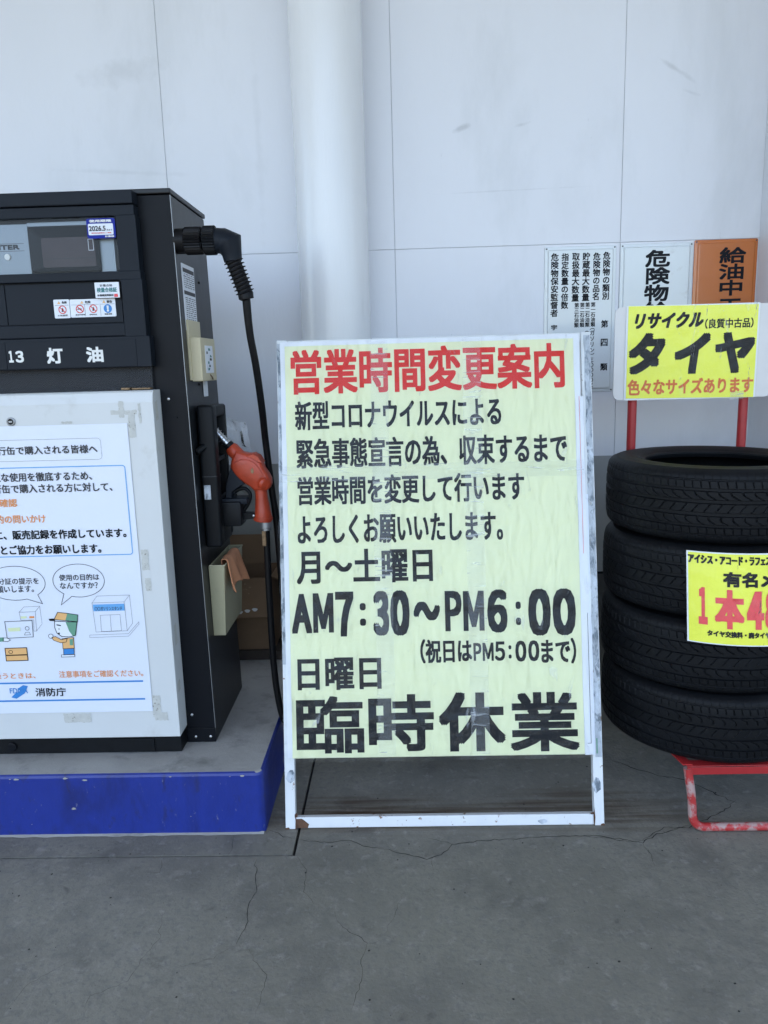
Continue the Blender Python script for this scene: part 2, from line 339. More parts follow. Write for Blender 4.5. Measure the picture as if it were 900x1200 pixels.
X_, Z_, FRONT = Vector((1, 0, 0)), Vector((0, 0, 1)), Vector((0, -1, 0))
def yframe(y): return (Vector((0, y, 0)), X_, Z_, FRONT)
def screw(parent, p, r=.005, d=(0, -1, 0), m='steel', name='screw'):
    p = Vector(p); d = Vector(d); return finish(name, tube([p-d*.002, p+d*.0015, p+d*.0028], [r, r, r*.55], 12), m, parent, True)

LAY = {"board":[["営業時間変更案内",43.2,1327.3,883.5,1467.2,3.2,"R"],["新型コロナウイルスによる",53.8,1216.8,687.0,1306.4,1.8,"K"],["緊急事態宣言の為、収束するまで",55.4,1098.4,884.2,1190.4,1.8,"K"],["営業時間を変更して行います",57.1,985.6,751.3,1074.8,1.8,"K"],["よろしくお願いいたします。",54.8,865.1,683.1,954.1,1.8,"K"],["月～土曜日",49.9,744.0,466.7,848.6,2.6,"K"],["A",32.0,594.1,93.9,714.7,4.5,"K"],["Ｍ",97.4,595.1,160.4,715.7,4.2,"K"],["７",166.1,582.3,222.0,719.0,5.5,"K"],[":",240.6,613.7,259.2,683.1,3,"K"],["３",281.3,582.5,330.1,719.1,5.5,"K"],["０",333.6,581.5,392.8,720.2,6.5,"K"],["～",404.5,626.1,485.6,683.9,4.5,"K"],["Ｐ",500.5,592.2,551.4,714.6,4.5,"K"],["Ｍ",556.0,592.2,619.5,713.4,4.2,"K"],["６",628.7,585.1,689.8,716.5,5.5,"K"],[":",714.9,606.9,731.0,678.3,3,"K"],["０",752.9,573.5,820.8,716.2,7,"K"],["０",826.5,573.2,896.5,715.8,7,"K"],["（祝日は",422.4,495.9,579.6,569.6,1.8,"K"],["Ｐ",584.1,501.1,608.3,555.2,1.8,"K"],["Ｍ",611.7,500.5,645.1,555.7,1.6,"K"],["５",648.6,499.9,679.7,558.5,1.8,"K"],[":",690.0,506.2,699.2,546.4,1.3,"K"],["０",710.7,496.4,744.1,559.6,2.4,"K"],["０",749.8,496.9,783.1,560.0,2.4,"K"],["まで）",788.8,487.5,894.3,565.5,1.8,"K"],["日曜日",46.2,420.2,302.6,518.9,2.8,"K"],["臨",39.3,228.0,246.2,401.8,3.9,"K"],["時",260.1,231.6,459.0,403.9,4.8,"K"],["休",473.9,228.4,675.3,407.2,6.2,"K"],["業",688.9,225.2,897.4,403.5,4.8,"K"]],"P_board":{"tape1":[[298.9,1487.9],[356.9,1486.2],[330.8,221.1],[278.8,221.9]],"tape2":[[582.9,1485.0],[637.9,1486.0],[616.0,222.1],[559.1,222.9]],"tape3":[[8.4,1104.2],[929.8,1107.7],[931.1,1060.6],[10.2,1056.7]],"yellow":[[31.5,1479.7],[909.1,1472.9],[911.9,215.1],[22.9,215.3]],"bar":[[27.3,37.0],[937.5,35.7],[936.5,-0.0],[26.6,0.9]]},"wall":[["危険物の類別",835.6,1620.7,865.8,1810.0,0.8,"K",{"v":1}],["第",834.0,1509.1,863.5,1539.1,0.8,"K",{"v":1}],["四",834.8,1433.8,863.3,1464.0,0.8,"K",{"v":1}],["類",835.1,1333.8,864.9,1364.3,0.8,"K",{"v":1}],["危険物の品名",795.7,1619.8,825.9,1808.1,0.8,"K",{"v":1}],["貯蔵最大数量",752.5,1617.8,783.8,1809.4,0.8,"K",{"v":1}],["取扱最大数量",710.3,1617.0,741.7,1808.6,0.8,"K",{"v":1}],["指定数量の倍数",667.3,1588.5,697.6,1808.9,0.8,"K",{"v":1}],["危険物保安監督者",624.1,1557.8,656.6,1810.2,0.8,"K",{"v":1}],["宇",628.5,1504.3,653.7,1525.7,0.8,"K",{"v":1}],["第一石油類",790.5,1513.7,810.1,1612.8,0.45,"K",{"v":1}],["︵ガソリン︶",788.6,1400.5,809.4,1508.4,0.4,"K",{"v":1}],["三〇〇〇〇立",786.0,1267.1,807.0,1387.6,0.4,"K",{"v":1}],["第二石油類",767.6,1513.3,787.3,1612.4,0.45,"K",{"v":1}],["︵軽油︶",766.6,1412.0,786.4,1498.3,0.4,"K",{"v":1}],["第二石油類",745.8,1512.8,765.5,1611.9,0.45,"K",{"v":1}],["第三石油類",722.9,1512.4,742.6,1611.6,0.45,"K",{"v":1}],["危険物給油取扱所",1006.7,1267.5,1109.9,1811.2,2.4,"K",{"v":1}],["給油中エンジン停止",1305.6,1242.8,1413.8,1812.5,2.2,"K",{"v":1}]],"tyre":[["リサイクル",790.9,1476.9,1020.2,1528.8,2.4,"K",{"shear":0.25}],["（良質中古品）",1025.4,1471.2,1186.3,1504.1,0.8,"K"],["タ",773.2,1326.0,896.9,1463.3,7,"K",{"shear":0.18}],["イ",928.1,1323.6,1047.1,1459.0,7,"K",{"shear":0.12}],["ヤ",1063.1,1321.5,1195.9,1458.5,7,"K",{"shear":0}],["色々なサイズあります",773.2,1256.0,1197.2,1309.6,1.6,"R2"]],"P_tyre":{"all":[[761.7,1246.8],[1208.4,1232.2],[1203.6,1546.8],[764.4,1558.7]],"yellow":[[766.9,1252.9],[1203.6,1237.7],[1198.6,1541.8],[769.9,1552.5]],"back":[[725.8,1241.4],[727.7,1549.4]]},"P_card":{"corners":[[823.6,593.9],[778.0,861.3]]},"poster":[["ガソリンを携行缶で購入される皆様へ",-1336.1,1153.8,-882.7,1178.6,0.5,"D"],["ガソリンの適正な使用を徹底するため、",-1357.0,1075.1,-906.5,1101.5,0.5,"D"],["ガソリンを携行缶で購入される方に対して、",-1361.7,1041.0,-849.3,1067.5,0.5,"D"],["・本人確認",-1259.9,1000.8,-1136.5,1025.0,0.5,"O"],["・使用目的の問いかけ",-1297.1,951.0,-1056.5,976.6,0.5,"O"],["を行うとともに、販売記録を作成しています。",-1380.9,901.6,-820.6,930.0,0.8,"K"],["ご理解とご協力をお願いします。",-1283.6,855.9,-900.0,884.6,0.8,"K"],["身分証の提示を",-1243.8,764.4,-1098.8,784.3,0.2,"K"],["お願いします。",-1249.5,739.2,-1116.6,760.5,0.2,"K"],["使用の目的は",-1036.0,772.6,-915.0,792.4,0.2,"K"],["なんですか？",-1036.2,747.4,-921.4,767.3,0.2,"K"],["ガソリンを取り扱うときは、",-1441.9,464.2,-1142.8,483.7,0.2,"O"],["注意事項をご確認ください。",-1069.2,465.0,-808.8,487.1,0.2,"O"],["消防庁",-1148.6,404.9,-1053.8,432.9,0.5,"K"],["FDMA",-1228.6,416.5,-1172.4,433.4,0.2,"B"],["〇〇ガソリンスタンド",-937.8,677.4,-854.5,689.5,0.15,"D"]],"P_poster":{"sheet":[[-1270.6,344.1],[-787.2,358.4],[-792.4,1236.9],[-1161.3,1234.2]],"rframe":[[-1342.2,1133.5],[-871.1,1136.8],[-871.4,1196.4],[-1333.4,1197.1]],"bframe":[[-1381.2,848.9],[-805.4,850.7],[-809.5,1116.4],[-1344.7,1115.2]],"b2":[[-978.2,772.3],[-900.3,770.7],[-972.9,823.5],[-1027.9,731.3],[-1004.2,722.3],[-1038.6,697.6]],"b1":[[-1171.8,768.1],[-1080.0,766.1],[-1165.6,821.0],[-1141.8,719.5],[-1107.5,731.3],[-1095.3,702.7]],"line1":[[-1427.7,444.2],[-811.3,454.7]],"line2":[[-1435.3,389.0],[-809.9,393.3]],"logo":[[-1226.5,403.2],[-1210.1,398.7],[-1182.7,416.0],[-1170.4,439.5],[-1185.2,442.8],[-1203.4,431.3],[-1194.0,425.2],[-1213.9,414.8]],"store":[[-941.2,610.0],[-845.5,612.1],[-847.1,703.2],[-944.8,701.9]],"store_side":[[-845.5,612.1],[-826.8,636.4],[-828.8,724.3],[-847.1,703.2]],"store_top":[[-944.8,701.9],[-847.1,703.2],[-828.8,724.3],[-927.4,723.0]],"store_band":[[-942.5,675.7],[-847.4,676.0],[-847.6,697.6],[-942.6,696.7]],"store_doorL":[[-924.5,611.4],[-894.1,612.0],[-893.1,663.3],[-923.4,662.8]],"store_doorR":[[-894.1,612.0],[-863.2,612.5],[-862.8,663.9],[-893.1,663.3]],"store_base":[[-962.3,592.6],[-842.7,594.8],[-808.0,632.0],[-807.8,640.0],[-842.5,602.9],[-961.5,600.7]],"fridge":[[-1167.4,651.8],[-1127.5,652.2],[-1131.6,616.7],[-1123.3,616.5],[-1120.1,678.2],[-1170.0,677.0]],"fridge_side":[[-1123.3,616.5],[-1103.5,639.1],[-1105.0,695.0],[-1120.1,678.2]],"fridge_top":[[-1170.0,677.0],[-1120.1,678.2],[-1105.0,695.0],[-1153.1,693.7]],"fr_a":[[-1166.7,657.5],[-1149.0,657.7],[-1148.3,664.0],[-1166.5,663.8]],"fr_b":[[-1140.7,657.6],[-1125.8,657.8],[-1125.6,664.1],[-1140.0,663.8]],"idcard":[[-1216.3,595.3],[-1135.3,598.3],[-1133.3,650.0],[-1217.7,648.3]],"id_lines":[[-1209.3,616.5],[-1173.1,617.5],[-1172.9,629.0],[-1210.2,628.0]],"id_head":[[-1151.1,625.7],[-1141.6,625.5]],"id_body":[[-1161.8,604.6],[-1142.9,605.4],[-1145.8,613.5],[-1157.5,613.2]],"ocard":[[-1227.4,522.3],[-1160.1,523.4],[-1159.9,564.1],[-1226.9,563.1]],"ocard_stripe":[[-1226.5,538.7],[-1159.3,539.7],[-1159.5,543.2],[-1226.7,542.2]],"ocard_dot":[[-1210.5,551.2],[-1201.6,551.0]],"cap":[[-1065.0,652.6],[-994.7,643.7],[-991.4,665.4],[-1020.6,670.5],[-1052.1,674.6]],"capfront":[[-1065.0,652.6],[-1031.2,649.1],[-1023.5,669.4],[-1052.1,674.6]],"brim":[[-1081.9,654.7],[-1066.4,655.5],[-1061.7,647.4],[-1079.3,648.3]],"face":[[-1064.5,646.9],[-1066.2,626.9],[-1061.4,609.5],[-1047.7,597.8],[-1025.7,596.2],[-1005.9,599.8],[-995.9,642.6]],"hairback":[[-1031.2,643.3],[-1023.2,614.5],[-1012.8,597.1],[-1002.9,602.6],[-995.9,642.6]],"eye":[[-1053.4,622.0],[-1051.2,622.0]],"ear":[[-1030.3,620.4],[-1024.8,620.3]],"brow":[[-1059.5,637.0],[-1046.5,634.5],[-1046.9,631.1],[-1059.9,633.6]],"mouth":[[-1060.3,609.5],[-1051.9,610.5],[-1053.8,602.5]],"torso":[[-1046.8,590.8],[-1012.0,594.2],[-1012.9,559.5],[-1048.0,558.5]],"vest":[[-1024.8,588.7],[-1013.6,590.2],[-1015.7,569.4],[-1025.7,569.6]],"arm":[[-1078.5,595.5],[-1067.1,598.1],[-1048.8,587.4],[-1031.2,591.7],[-1035.7,580.2],[-1052.6,577.7],[-1073.9,586.7]],"hand":[[-1080.8,599.6],[-1071.4,599.4]],"legs":[[-1046.3,558.4],[-1014.0,559.0],[-1015.5,539.3],[-1047.9,538.7]],"shoes":[[-1055.1,538.9],[-1014.3,540.4],[-1014.6,532.3],[-1055.9,531.9]],"sleeveL":[[-1252.2,584.5],[-1227.6,585.1],[-1226.0,598.4],[-1250.6,597.7]],"handL":[[-1229.7,586.3],[-1215.9,584.9],[-1207.0,589.4],[-1214.5,596.4],[-1228.4,596.7]]},"P_head":{"sizes":[[-1180.6,1394.7],[-716.5,1394.1],[-733.9,1837.2],[-735.0,1877.5]],"window":[[-1153.8,1662.5],[-785.0,1661.8],[-783.9,1810.8],[-1135.4,1809.7]],"bezel":[[-1036.5,1668.1],[-844.8,1668.5],[-842.5,1788.5],[-1041.1,1788.6]],"lcd":[[-1016.8,1680.7],[-856.6,1681.2],[-857.3,1760.7],[-1023.9,1762.6]],"lcd2":[[-877.2,1724.8],[-863.0,1724.3],[-862.1,1754.8],[-876.4,1754.4]],"strip":[[-842.7,1668.5],[-800.9,1667.2],[-800.1,1752.9],[-844.6,1750.2]],"bezell":[[-1019.0,1680.8],[-1007.2,1765.3]],"screw":[[-1109.8,1712.2],[-1099.9,1711.9]],"blue":[[-866.8,1750.9],[-786.9,1751.7],[-786.2,1804.5],[-867.0,1804.6]],"bluein":[[-862.5,1760.1],[-792.1,1760.3],[-792.7,1790.2],[-863.2,1790.8]],"recess":[[-1176.4,1481.3],[-783.7,1486.0],[-782.9,1637.9],[-1156.8,1638.6]],"ledge":[[-1171.4,1521.6],[-788.5,1519.9],[-783.7,1486.0]],"strip_low":[[-1176.7,1479.2],[-756.3,1473.8],[-760.9,1397.0],[-1187.2,1395.7]],"seams":[[-1132.3,1472.8],[-1138.4,1400.8],[-1126.0,1633.5],[-1127.8,1524.6]],"kentei":[[-859.6,1589.5],[-790.7,1590.4],[-790.3,1632.7],[-860.1,1632.3]],"pinkstamp":[[-806.7,1591.7],[-795.8,1591.8],[-795.9,1600.5],[-806.3,1600.4]],"warnA":[[-989.0,1538.3],[-944.2,1539.1],[-943.1,1590.7],[-989.2,1589.1]],"warnB":[[-942.4,1539.5],[-810.7,1539.9],[-810.2,1586.8],[-941.5,1589.8]],"i1":[[-964.6,1562.0],[-952.8,1561.7]],"i2":[[-914.2,1562.6],[-902.4,1562.3]],"i3":[[-875.3,1562.4],[-863.6,1562.0]],"i4":[[-833.5,1561.6],[-821.8,1561.2]],"w1":[[-978.5,1578.3],[-968.9,1578.1],[-972.9,1586.1]],"w2":[[-911.8,1577.6],[-902.2,1577.4],[-906.2,1585.4]],"w3":[[-848.1,1577.5],[-838.5,1577.2],[-842.6,1585.2]]},"head":[["１",-1129.0,1417.7,-1115.7,1450.7,1.5,"W"],["３",-1109.6,1417.0,-1085.6,1450.0,1.5,"W"],["灯",-1018.2,1411.2,-970.8,1456.1,1.8,"W"],["油",-903.2,1411.9,-853.7,1455.4,1.8,"W"],["LITER",-1148.6,1731.9,-1073.3,1745.3,1,"D"],["使用期限",-858.7,1793.7,-795.9,1800.9,0.5,"W"],["2026.5",-860.7,1770.6,-813.6,1784.3,0.5,"D"],["月まで",-811.1,1770.4,-795.2,1775.2,0.1,"D"],["検定有効期限内にご使用",-854.6,1763.8,-798.9,1767.0,0.1,"R"],["計量器",-817.0,1753.4,-791.2,1758.3,0.3,"W"],["計量合格",-844.9,1620.6,-809.3,1627.2,0.1,"D"],["検量合格証",-854.7,1605.2,-797.4,1618.4,0.4,"T"],["計量検定所証印",-854.0,1594.1,-808.3,1600.3,0.3,"D"],["危険",-964.6,1578.6,-950.2,1585.6,0.2,"D"],["危険",-897.9,1577.4,-881.7,1584.9,0.2,"D"],["警告",-835.2,1576.9,-819.5,1584.4,0.2,"D"],["火気厳禁",-980.3,1543.6,-950.9,1548.6,0.05,"D"],["給油中禁煙",-927.7,1544.6,-900.5,1548.8,0.05,"D"],["静電気除去",-887.4,1544.4,-865.6,1548.5,0.05,"D"],["取扱注意",-843.7,1544.4,-822.7,1549.0,0.1,"D"],["！",-836.6,1553.2,-830.0,1569.9,1.2,"W"]],"card":[["アイシス・アコード・ラフェスタ",788.6,819.3,1008.5,844.6,1.2,"K"],["有名メーカー",870.3,758.1,1145.6,800.7,2,"K"],["１",811.8,648.2,833.1,753.0,6,"R3"],["本",849.7,640.5,923.4,750.5,4,"R3"],["４",929.5,641.3,975.2,747.9,5.5,"R3"],["８",977.9,641.3,1022.0,747.9,5.5,"R3"],["０",1025.8,641.3,1069.8,747.9,5.5,"R3"],["０",1073.6,641.3,1117.6,747.9,5.5,"R3"],["円",1121.9,641.3,1177.7,747.9,5.5,"R3"],["タイヤ交換料・廃タイヤ処分料別途",831.4,616.8,1066.0,634.3,0.8,"K"],["くわしくはスタッフまで",1000.9,593.4,1160.8,607.5,0.8,"K"]],"cracks":[[1.3,[[-0.5363,2.0891],[-0.5266,2.026],[-0.5304,1.986]]],[1.6,[[-0.4459,1.965],[-0.4293,1.8633],[-0.4171,1.8285],[-0.4322,1.7707],[-0.4206,1.7006],[-0.4339,1.6353]]],[1.1,[[-0.4339,1.6353],[-0.4797,1.5946],[-0.5578,1.5623]]],[1.3,[[-0.3997,1.621],[-0.3732,1.5735],[-0.3423,1.5409],[-0.3443,1.4797],[-0.3471,1.4224]]],[1.0,[[-0.3341,1.9824],[-0.2952,1.9151],[-0.2914,1.8265],[-0.2594,1.7763]]],[1.6,[[-0.202,1.7595],[-0.1927,1.7127],[-0.1578,1.675],[-0.1116,1.6358],[-0.0724,1.6495]]],[1.6,[[-0.1116,1.6358],[-0.1242,1.5975],[-0.1185,1.52],[-0.1406,1.4376]]],[2.6,[[-0.4333,2.1086],[-0.3826,2.0753],[-0.3425,2.0639]]],[1.8,[[-0.3417,2.0576],[-0.2573,2.0413],[-0.1821,2.0502],[-0.1301,2.0184],[-0.08,2.0114]]],[1.0,[[-0.7151,1.9796],[-0.7069,1.9129],[-0.7433,1.9135]]],[1.0,[[-0.6508,1.7498],[-0.6282,1.659],[-0.653,1.5897],[-0.6612,1.5251],[-0.7339,1.4829],[-0.7319,1.4308]]],[1.0,[[-0.8188,1.5915],[-0.8956,1.5148],[-0.9041,1.4434]]],[2.2,[[-0.0799,2.0074],[-0.0059,1.9764],[0.0422,1.9562],[0.0855,1.9747],[0.1192,2.0238],[0.2077,2.0384],[0.3344,2.0504],[0.4486,2.0585],[0.5369,2.0609],[0.6292,2.0342],[0.6691,2.0232],[0.7251,2.0634],[0.8334,2.1038]]],[1.8,[[0.0456,2.0561],[0.089,2.0407],[0.1192,2.0238]]],[1.3,[[0.6691,2.0232],[0.6748,1.9639],[0.6716,1.9169]]],[1.2,[[0.0543,1.956],[0.0588,1.9183]]],[3.0,[[0.6846,2.4984],[0.7339,2.4764],[0.7698,2.4352],[0.8039,2.4146],[0.8355,2.388],[0.9118,2.3607],[0.9476,2.3168],[0.9799,2.2687],[1.0232,2.2221]]],[2.0,[[1.0303,2.2388],[0.9768,2.1846],[0.9198,2.1485],[0.8277,2.0939],[0.7574,2.0954],[0.6734,2.0334]]],[1.8,[[0.5219,2.0508],[0.5785,2.0449],[0.6205,2.0297],[0.6534,2.0243],[0.6734,2.0334]]],[1.3,[[0.6676,2.0146],[0.6731,1.9775]]],[1.0,[[-0.0305,1.8058],[-0.0469,1.7338],[-0.0728,1.6667]]]]}

# ------------------------------------------------------------------ ground
def struct(o): o['kind'] = 'structure'; return o
bm = bmesh.new(); s = 900
bm.faces.new([bm.verts.new(p) for p in ((-s, -s, -.012), (s, -s, -.012), (s, s, -.012), (-s, s, -.012))])
ground = struct(finish('ground', bm, 'soil'))
JX, JY, G = -.340, 1.985, .0042
def slab(x0, x1, y0, y1):
    bm = B(x0+G, x1-G, y0+G, y1-G, -.012, 0)
    return finish('concrete_slab', bm, 'conc', ground)
bm = bmesh.new(); L_pts = [(-7, -4.5+G), (6-G, -4.5+G), (6-G, 3.6), (JX+G, 3.6), (JX+G, JY-G), (-7, JY-G)]
a = [bm.verts.new((x, y, 0)) for x, y in L_pts]; b = [bm.verts.new((x, y, -.0118)) for x, y in L_pts]; bm.faces.new(a)
for k in range(6): bm.faces.new((a[k], b[k], b[(k+1) % 6], a[(k+1) % 6]))
finish('concrete_slab', bm, 'conc', ground); slab(-7, JX, JY, 3.6)
for k in range(4):
    for j in range(-4, 4): slab(j*7, j*7+7, -4.5-7*(k+1), -4.5-7*k)
slab(6, 14, -4.5, 3.6); slab(-14, -7, -4.5, 3.6)
# the joint leans a little, as in the pavement: the slab edge is straight enough at this size
def ribbon(pts, wmm, closed=False):
    bm = bmesh.new(); P = []
    for (a, b) in zip(pts, pts[1:]):
        a = Vector((*a, 0)); b = Vector((*b, 0)); n = max(2, int((b-a).length/.012)); d = (b-a).normalized(); q = Vector((-d.y, d.x, 0))
        for k in range(n): P.append(a.lerp(b, k/n)+q*random.gauss(0, .0022))
    P.append(Vector((*pts[-1], 0)))
    prev = None
    for i, p in enumerate(P):
        d = (P[min(i+1, len(P)-1)]-P[max(i-1, 0)]).normalized(); q = Vector((-d.y, d.x, 0))
        e = min(1, min(i, len(P)-1-i)/6+.25)
        w_ = wmm/2000*e*random.uniform(.45, 1.25)
        cur = (bm.verts.new(p+q*w_+Vector((0, 0, .0009))), bm.verts.new(p-q*w_+Vector((0, 0, .0009))))
        if prev: bm.faces.new((prev[0], cur[0], cur[1], prev[1]))
        prev = cur
    return bm
for wmm, pts in LAY['cracks']: finish('crack', ribbon(pts, wmm*(.72 if pts[0][1] < 1.93 else 1.2)), 'crack', ground)

bm = bmesh.new()
for k in range(420):
    x = random.uniform(-1.4, 1.5); y = random.uniform(1.35, 3.2) if k > 60 else random.uniform(1.95, 2.085)
    if x < -.43 and y > 2.08: continue
    r_ = random.choice((.0009, .0012, .0016, .0022, .0034)); c_ = [bm.verts.new((x+r_*math.cos(a+k)*random.uniform(.6, 1.2), y+r_*math.sin(a+k)*random.uniform(.6, 1.2), .0004)) for a in (0, 1.3, 2.6, 4, 5.2)]
    t_ = bm.verts.new((x, y, r_*.8))
    for i in range(5): bm.faces.new((c_[i], c_[(i+1) % 5], t_))
o = finish('grit', bm, 'crack'); o['kind'] = 'stuff'; o['label'] = 'tiny dark grit scattered over the concrete forecourt'; o['category'] = 'grit'

# ------------------------------------------------------------------ building wall, pillar, duct pipe, canopy
wall = thing('building_wall', 'white panelled building wall with grey painted lower band', 'wall', (0, 3.3, 0))
finish('joint_backing', B(-8.3, 8.3, 3.3035, 3.34, .46, 4.7), 'seal', wall)
finish('foundation', B(-8.3, 8.3, 3.315, 3.5, .2, .459), 'found', wall)
finish('plinth', B(-8.3, 8.3, 3.29, 3.5, -.01, .196, .004), 'found', wall)
finish('shadow_gap_strip', B(-8.3, 8.3, 3.296, 3.34, .452, .461), 'black', wall)  # black strip stands in for the shadow gap below the panels
up_me = lo_me = None; W_ = .9185
for row, (z0, z1) in enumerate(((.463, 1.846), (1.846, 4.7))):
    me = None
    for k in range(-8, 8):
        x0 = -.0115+k*W_
        if me is None:
            o = finish('wall_panel', B(.001, W_-.001, 0, .03, z0+.001, z1-.001, .0008, seg=1), 'wall', wall, local=True); me = o.data
        else:
            o = bpy.data.objects.new('wall_panel', me); C.objects.link(o); o.parent = wall
        o.location = (x0, 0, 0)
pil = thing('pillar', 'white square pillar against the wall at the right of the notice plates', 'pillar', (1.7, 3.1, 0))
finish('shaft', B(1.466, 1.95, 2.55, 3.299, .2, 4.7, .004), 'wall', pil); finish('base', B(1.45, 1.966, 2.534, 3.288, 0, .2, .004), 'found', pil)
pipe = thing('duct_pipe', 'thick white vertical pipe against the wall behind the big notice board', 'pipe', (-.2525, 3.15, 0))
def cyl(x, y, z0, z1, r, n=64):
    return tube([(x, y, z0), (x, y, z1)], r, n)
finish('lower_pipe', cyl(-.2525, 3.15, .0, 1.99, .1385), 'pipe', pipe, True); finish('upper_pipe', cyl(-.2525, 3.15, 1.99, 4.7, .137), 'pipe', pipe, True)
can = thing('canopy', 'white filling station canopy roof overhead', 'canopy', (0, 0, 4.7))
bm = B(-9, 9, -3.0, 3.6, 4.7, 5.2); finish('ceiling', bm, 'ceil', can)
finish('column', B(6.2, 6.7, -1.2, -.7, 0, 4.7, .01), 'ceil', can)
finish('column', B(-6.7, -6.2, -1.2, -.7, 0, 4.7, .01), 'ceil', can)

# ------------------------------------------------------------------ island
bm = bmesh.new()
pts = []
x1, y0, r = -.440, 2.092, .022
outline = [(-3.2, y0)]
for k in range(7): a = R(-90+90*k/6); outline.append((x1-r+r*math.cos(a), y0+r+r*math.sin(a)))
outline += [(x1+.004, 3.285), (-3.2, 3.285)]
bm = bmesh.new(); rr_ = []
for z, d in ((-.01, 0), (.19, 0), (.197, .0025), (.2, .008)):
    ring = []
    for (x, y) in outline: ring.append(bm.verts.new((x-(d if x > -3 else 0), y+(d if y < 3 else 0), z)))
    rr_.append(ring)
for a, b in zip(rr_, rr_[1:]):
    for k in range(len(outline)): j = (k+1) % len(outline); bm.faces.new((a[k], a[j], b[j], b[k]))
top = bm.faces.new(rr_[-1]); bm.faces.ensure_lookup_table()
island = struct(finish('pump_island', bm, ['blue', 'isl']))
for p in island.data.polygons:
    if p.normal.z > .9: p.material_index = 1
for k in range(14):                                             # small chips in the blue paint, most of them along the top edge
    cx = random.uniform(-1.5, -.47); sz = random.choice((.0015, .002, .003, .005)); cz = random.uniform(.183, .192) if k % 3 else random.uniform(.02, .17)
    bm = bmesh.new(); bm.faces.new([bm.verts.new((cx+sz*1.8*math.cos(a)*random.uniform(.5, 1.1), 2.0912, cz+sz*.8*math.sin(a)*random.uniform(.5, 1.1))) for a in [2*math.pi*i/9 for i in range(9)]])
    finish('paint_chip', bm, 'isl', island)
# ragged mortar seam along its foot
bm = bmesh.new(); prev = None; x = -2.4
while x < -.44:
    wd = .006+.009*abs(noise.noise(Vector((x*14, 0, 0)))); cur = (bm.verts.new((x, 2.094, .006)), bm.verts.new((x, 2.092-wd, .0012)))
    if prev: bm.faces.new((prev[0], cur[0], cur[1], prev[1]))
    prev = cur; x += .012
finish('mortar_fillet', bm, 'isl', island)

# ------------------------------------------------------------------ kerosene dispenser
pump = thing('fuel_dispenser', 'charcoal kerosene dispenser numbered 13 with off-white lower door', 'fuel dispenser', (-1.15, 2.48, .2))
XL = -1.72
bm = bmesh.new()
q0 = [(XL, 2.285), (-.6225, 2.287), (-.625, 2.713), (XL, 2.713)]; q1 = [(XL, 2.28), (-.6385, 2.28), (-.6395, 2.665), (XL, 2.665)]
a = [bm.verts.new((x, y, .201)) for x, y in q0]; b = [bm.verts.new((x, y, 1.870)) for x, y in q1]
bm.faces.new(a[::-1]); bm.faces.new(b)
for k in range(4): bm.faces.new((a[k], a[(k+1) % 4], b[(k+1) % 4], b[k]))
cab = finish('cabinet', bm, ['char', 'side'], pump)
for p in cab.data.polygons:
    if p.normal.x > .8: p.material_index = 1
bv = cab.modifiers.new('edge', 'BEVEL'); bv.width = .0022; bv.segments = 2
finish('lid', B(XL, -.636, 2.277, 2.672, 1.873, 1.887, .003), 'side', pump)
# thin bright strip added as the edge highlight where front and side sheets meet
finish('edge_highlight', tube([(-.6215, 2.2855, .25), (-.6375, 2.2785, 1.868)], .0013, 6), 'dullsteel', pump)
finish('kick_plate', B(-.712, -.6222, 2.2825, 2.289, .203, .25, .0012), 'char', pump)
for p in ((-.688, 2.281, 1.30), (-.694, 2.2835, .297), (-.686, 2.2815, .222), (-.638, 2.2815, .222)): screw(pump, p, .0042)
screw(pump, (-.667, 2.2795, 1.245), .002, m='black')
finish('base', B(XL, -.716, 2.222, 2.3, .203, .262, .002), 'black', pump)
finish('kick_cover', B(-.93, -.80, 2.217, 2.225, .206, .250, .001), 'black', pump)
finish('drain_plug', tube([(-1.253, 2.224, .229), (-1.253, 2.215, .229), (-1.253, 2.214, .229)], [.014, .014, .011], 24), 'char', pump)
# door with bevelled top
bm = bmesh.new(); prof = [(2.205, .262), (2.205, 1.296), (2.213, 1.324), (2.220, 1.329), (2.283, 1.329), (2.283, .262)]
a = [bm.verts.new((XL, y, z)) for y, z in prof]; b = [bm.verts.new((-.7115, y, z)) for y, z in prof]
bm.faces.new(a); bm.faces.new(b[::-1])
for k in range(6): bm.faces.new((a[k], b[k], b[(k+1) % 6], a[(k+1) % 6]))
door = finish('door', bm, 'door', pump); bv = door.modifiers.new('edge', 'BEVEL'); bv.width = .002; bv.segments = 2
lk = finish('door_lock', tube([(-1.127, 2.206, 1.250), (-1.127, 2.201, 1.250), (-1.127, 2.200, 1.250)], [.0125, .0125, .010], 28), 'dullsteel', pump)
finish('lock_core', tube([(-1.127, 2.202, 1.250), (-1.127, 2.1995, 1.250)], .0085, 20), 'black', pump); finish('lock_slot', B(-1.132, -1.122, 2.1985, 2.2, 1.2475, 1.2525), 'dullsteel', pump)
_pk = [0]
def patch(x0, z0, x1, z1, y=2.2044, ang=0):
    _pk[0] += 1; y -= .00012*_pk[0]
    cx, cz = (x0+x1)/2, (z0+z1)/2; bm = bmesh.new(); pts = []
    n = 10
    for (a, b, c, d) in ((x0, z0, x1, z0), (x1, z0, x1, z1), (x1, z1, x0, z1), (x0, z1, x0, z0)):
        for k in range(n): t = k/n; pts.append((a+(c-a)*t+random.uniform(-1, 1)*.0015, b+(d-b)*t+random.uniform(-1, 1)*.0015))
    f = bm.faces.new([bm.verts.new((p[0], y, p[1])) for p in pts]); return bm
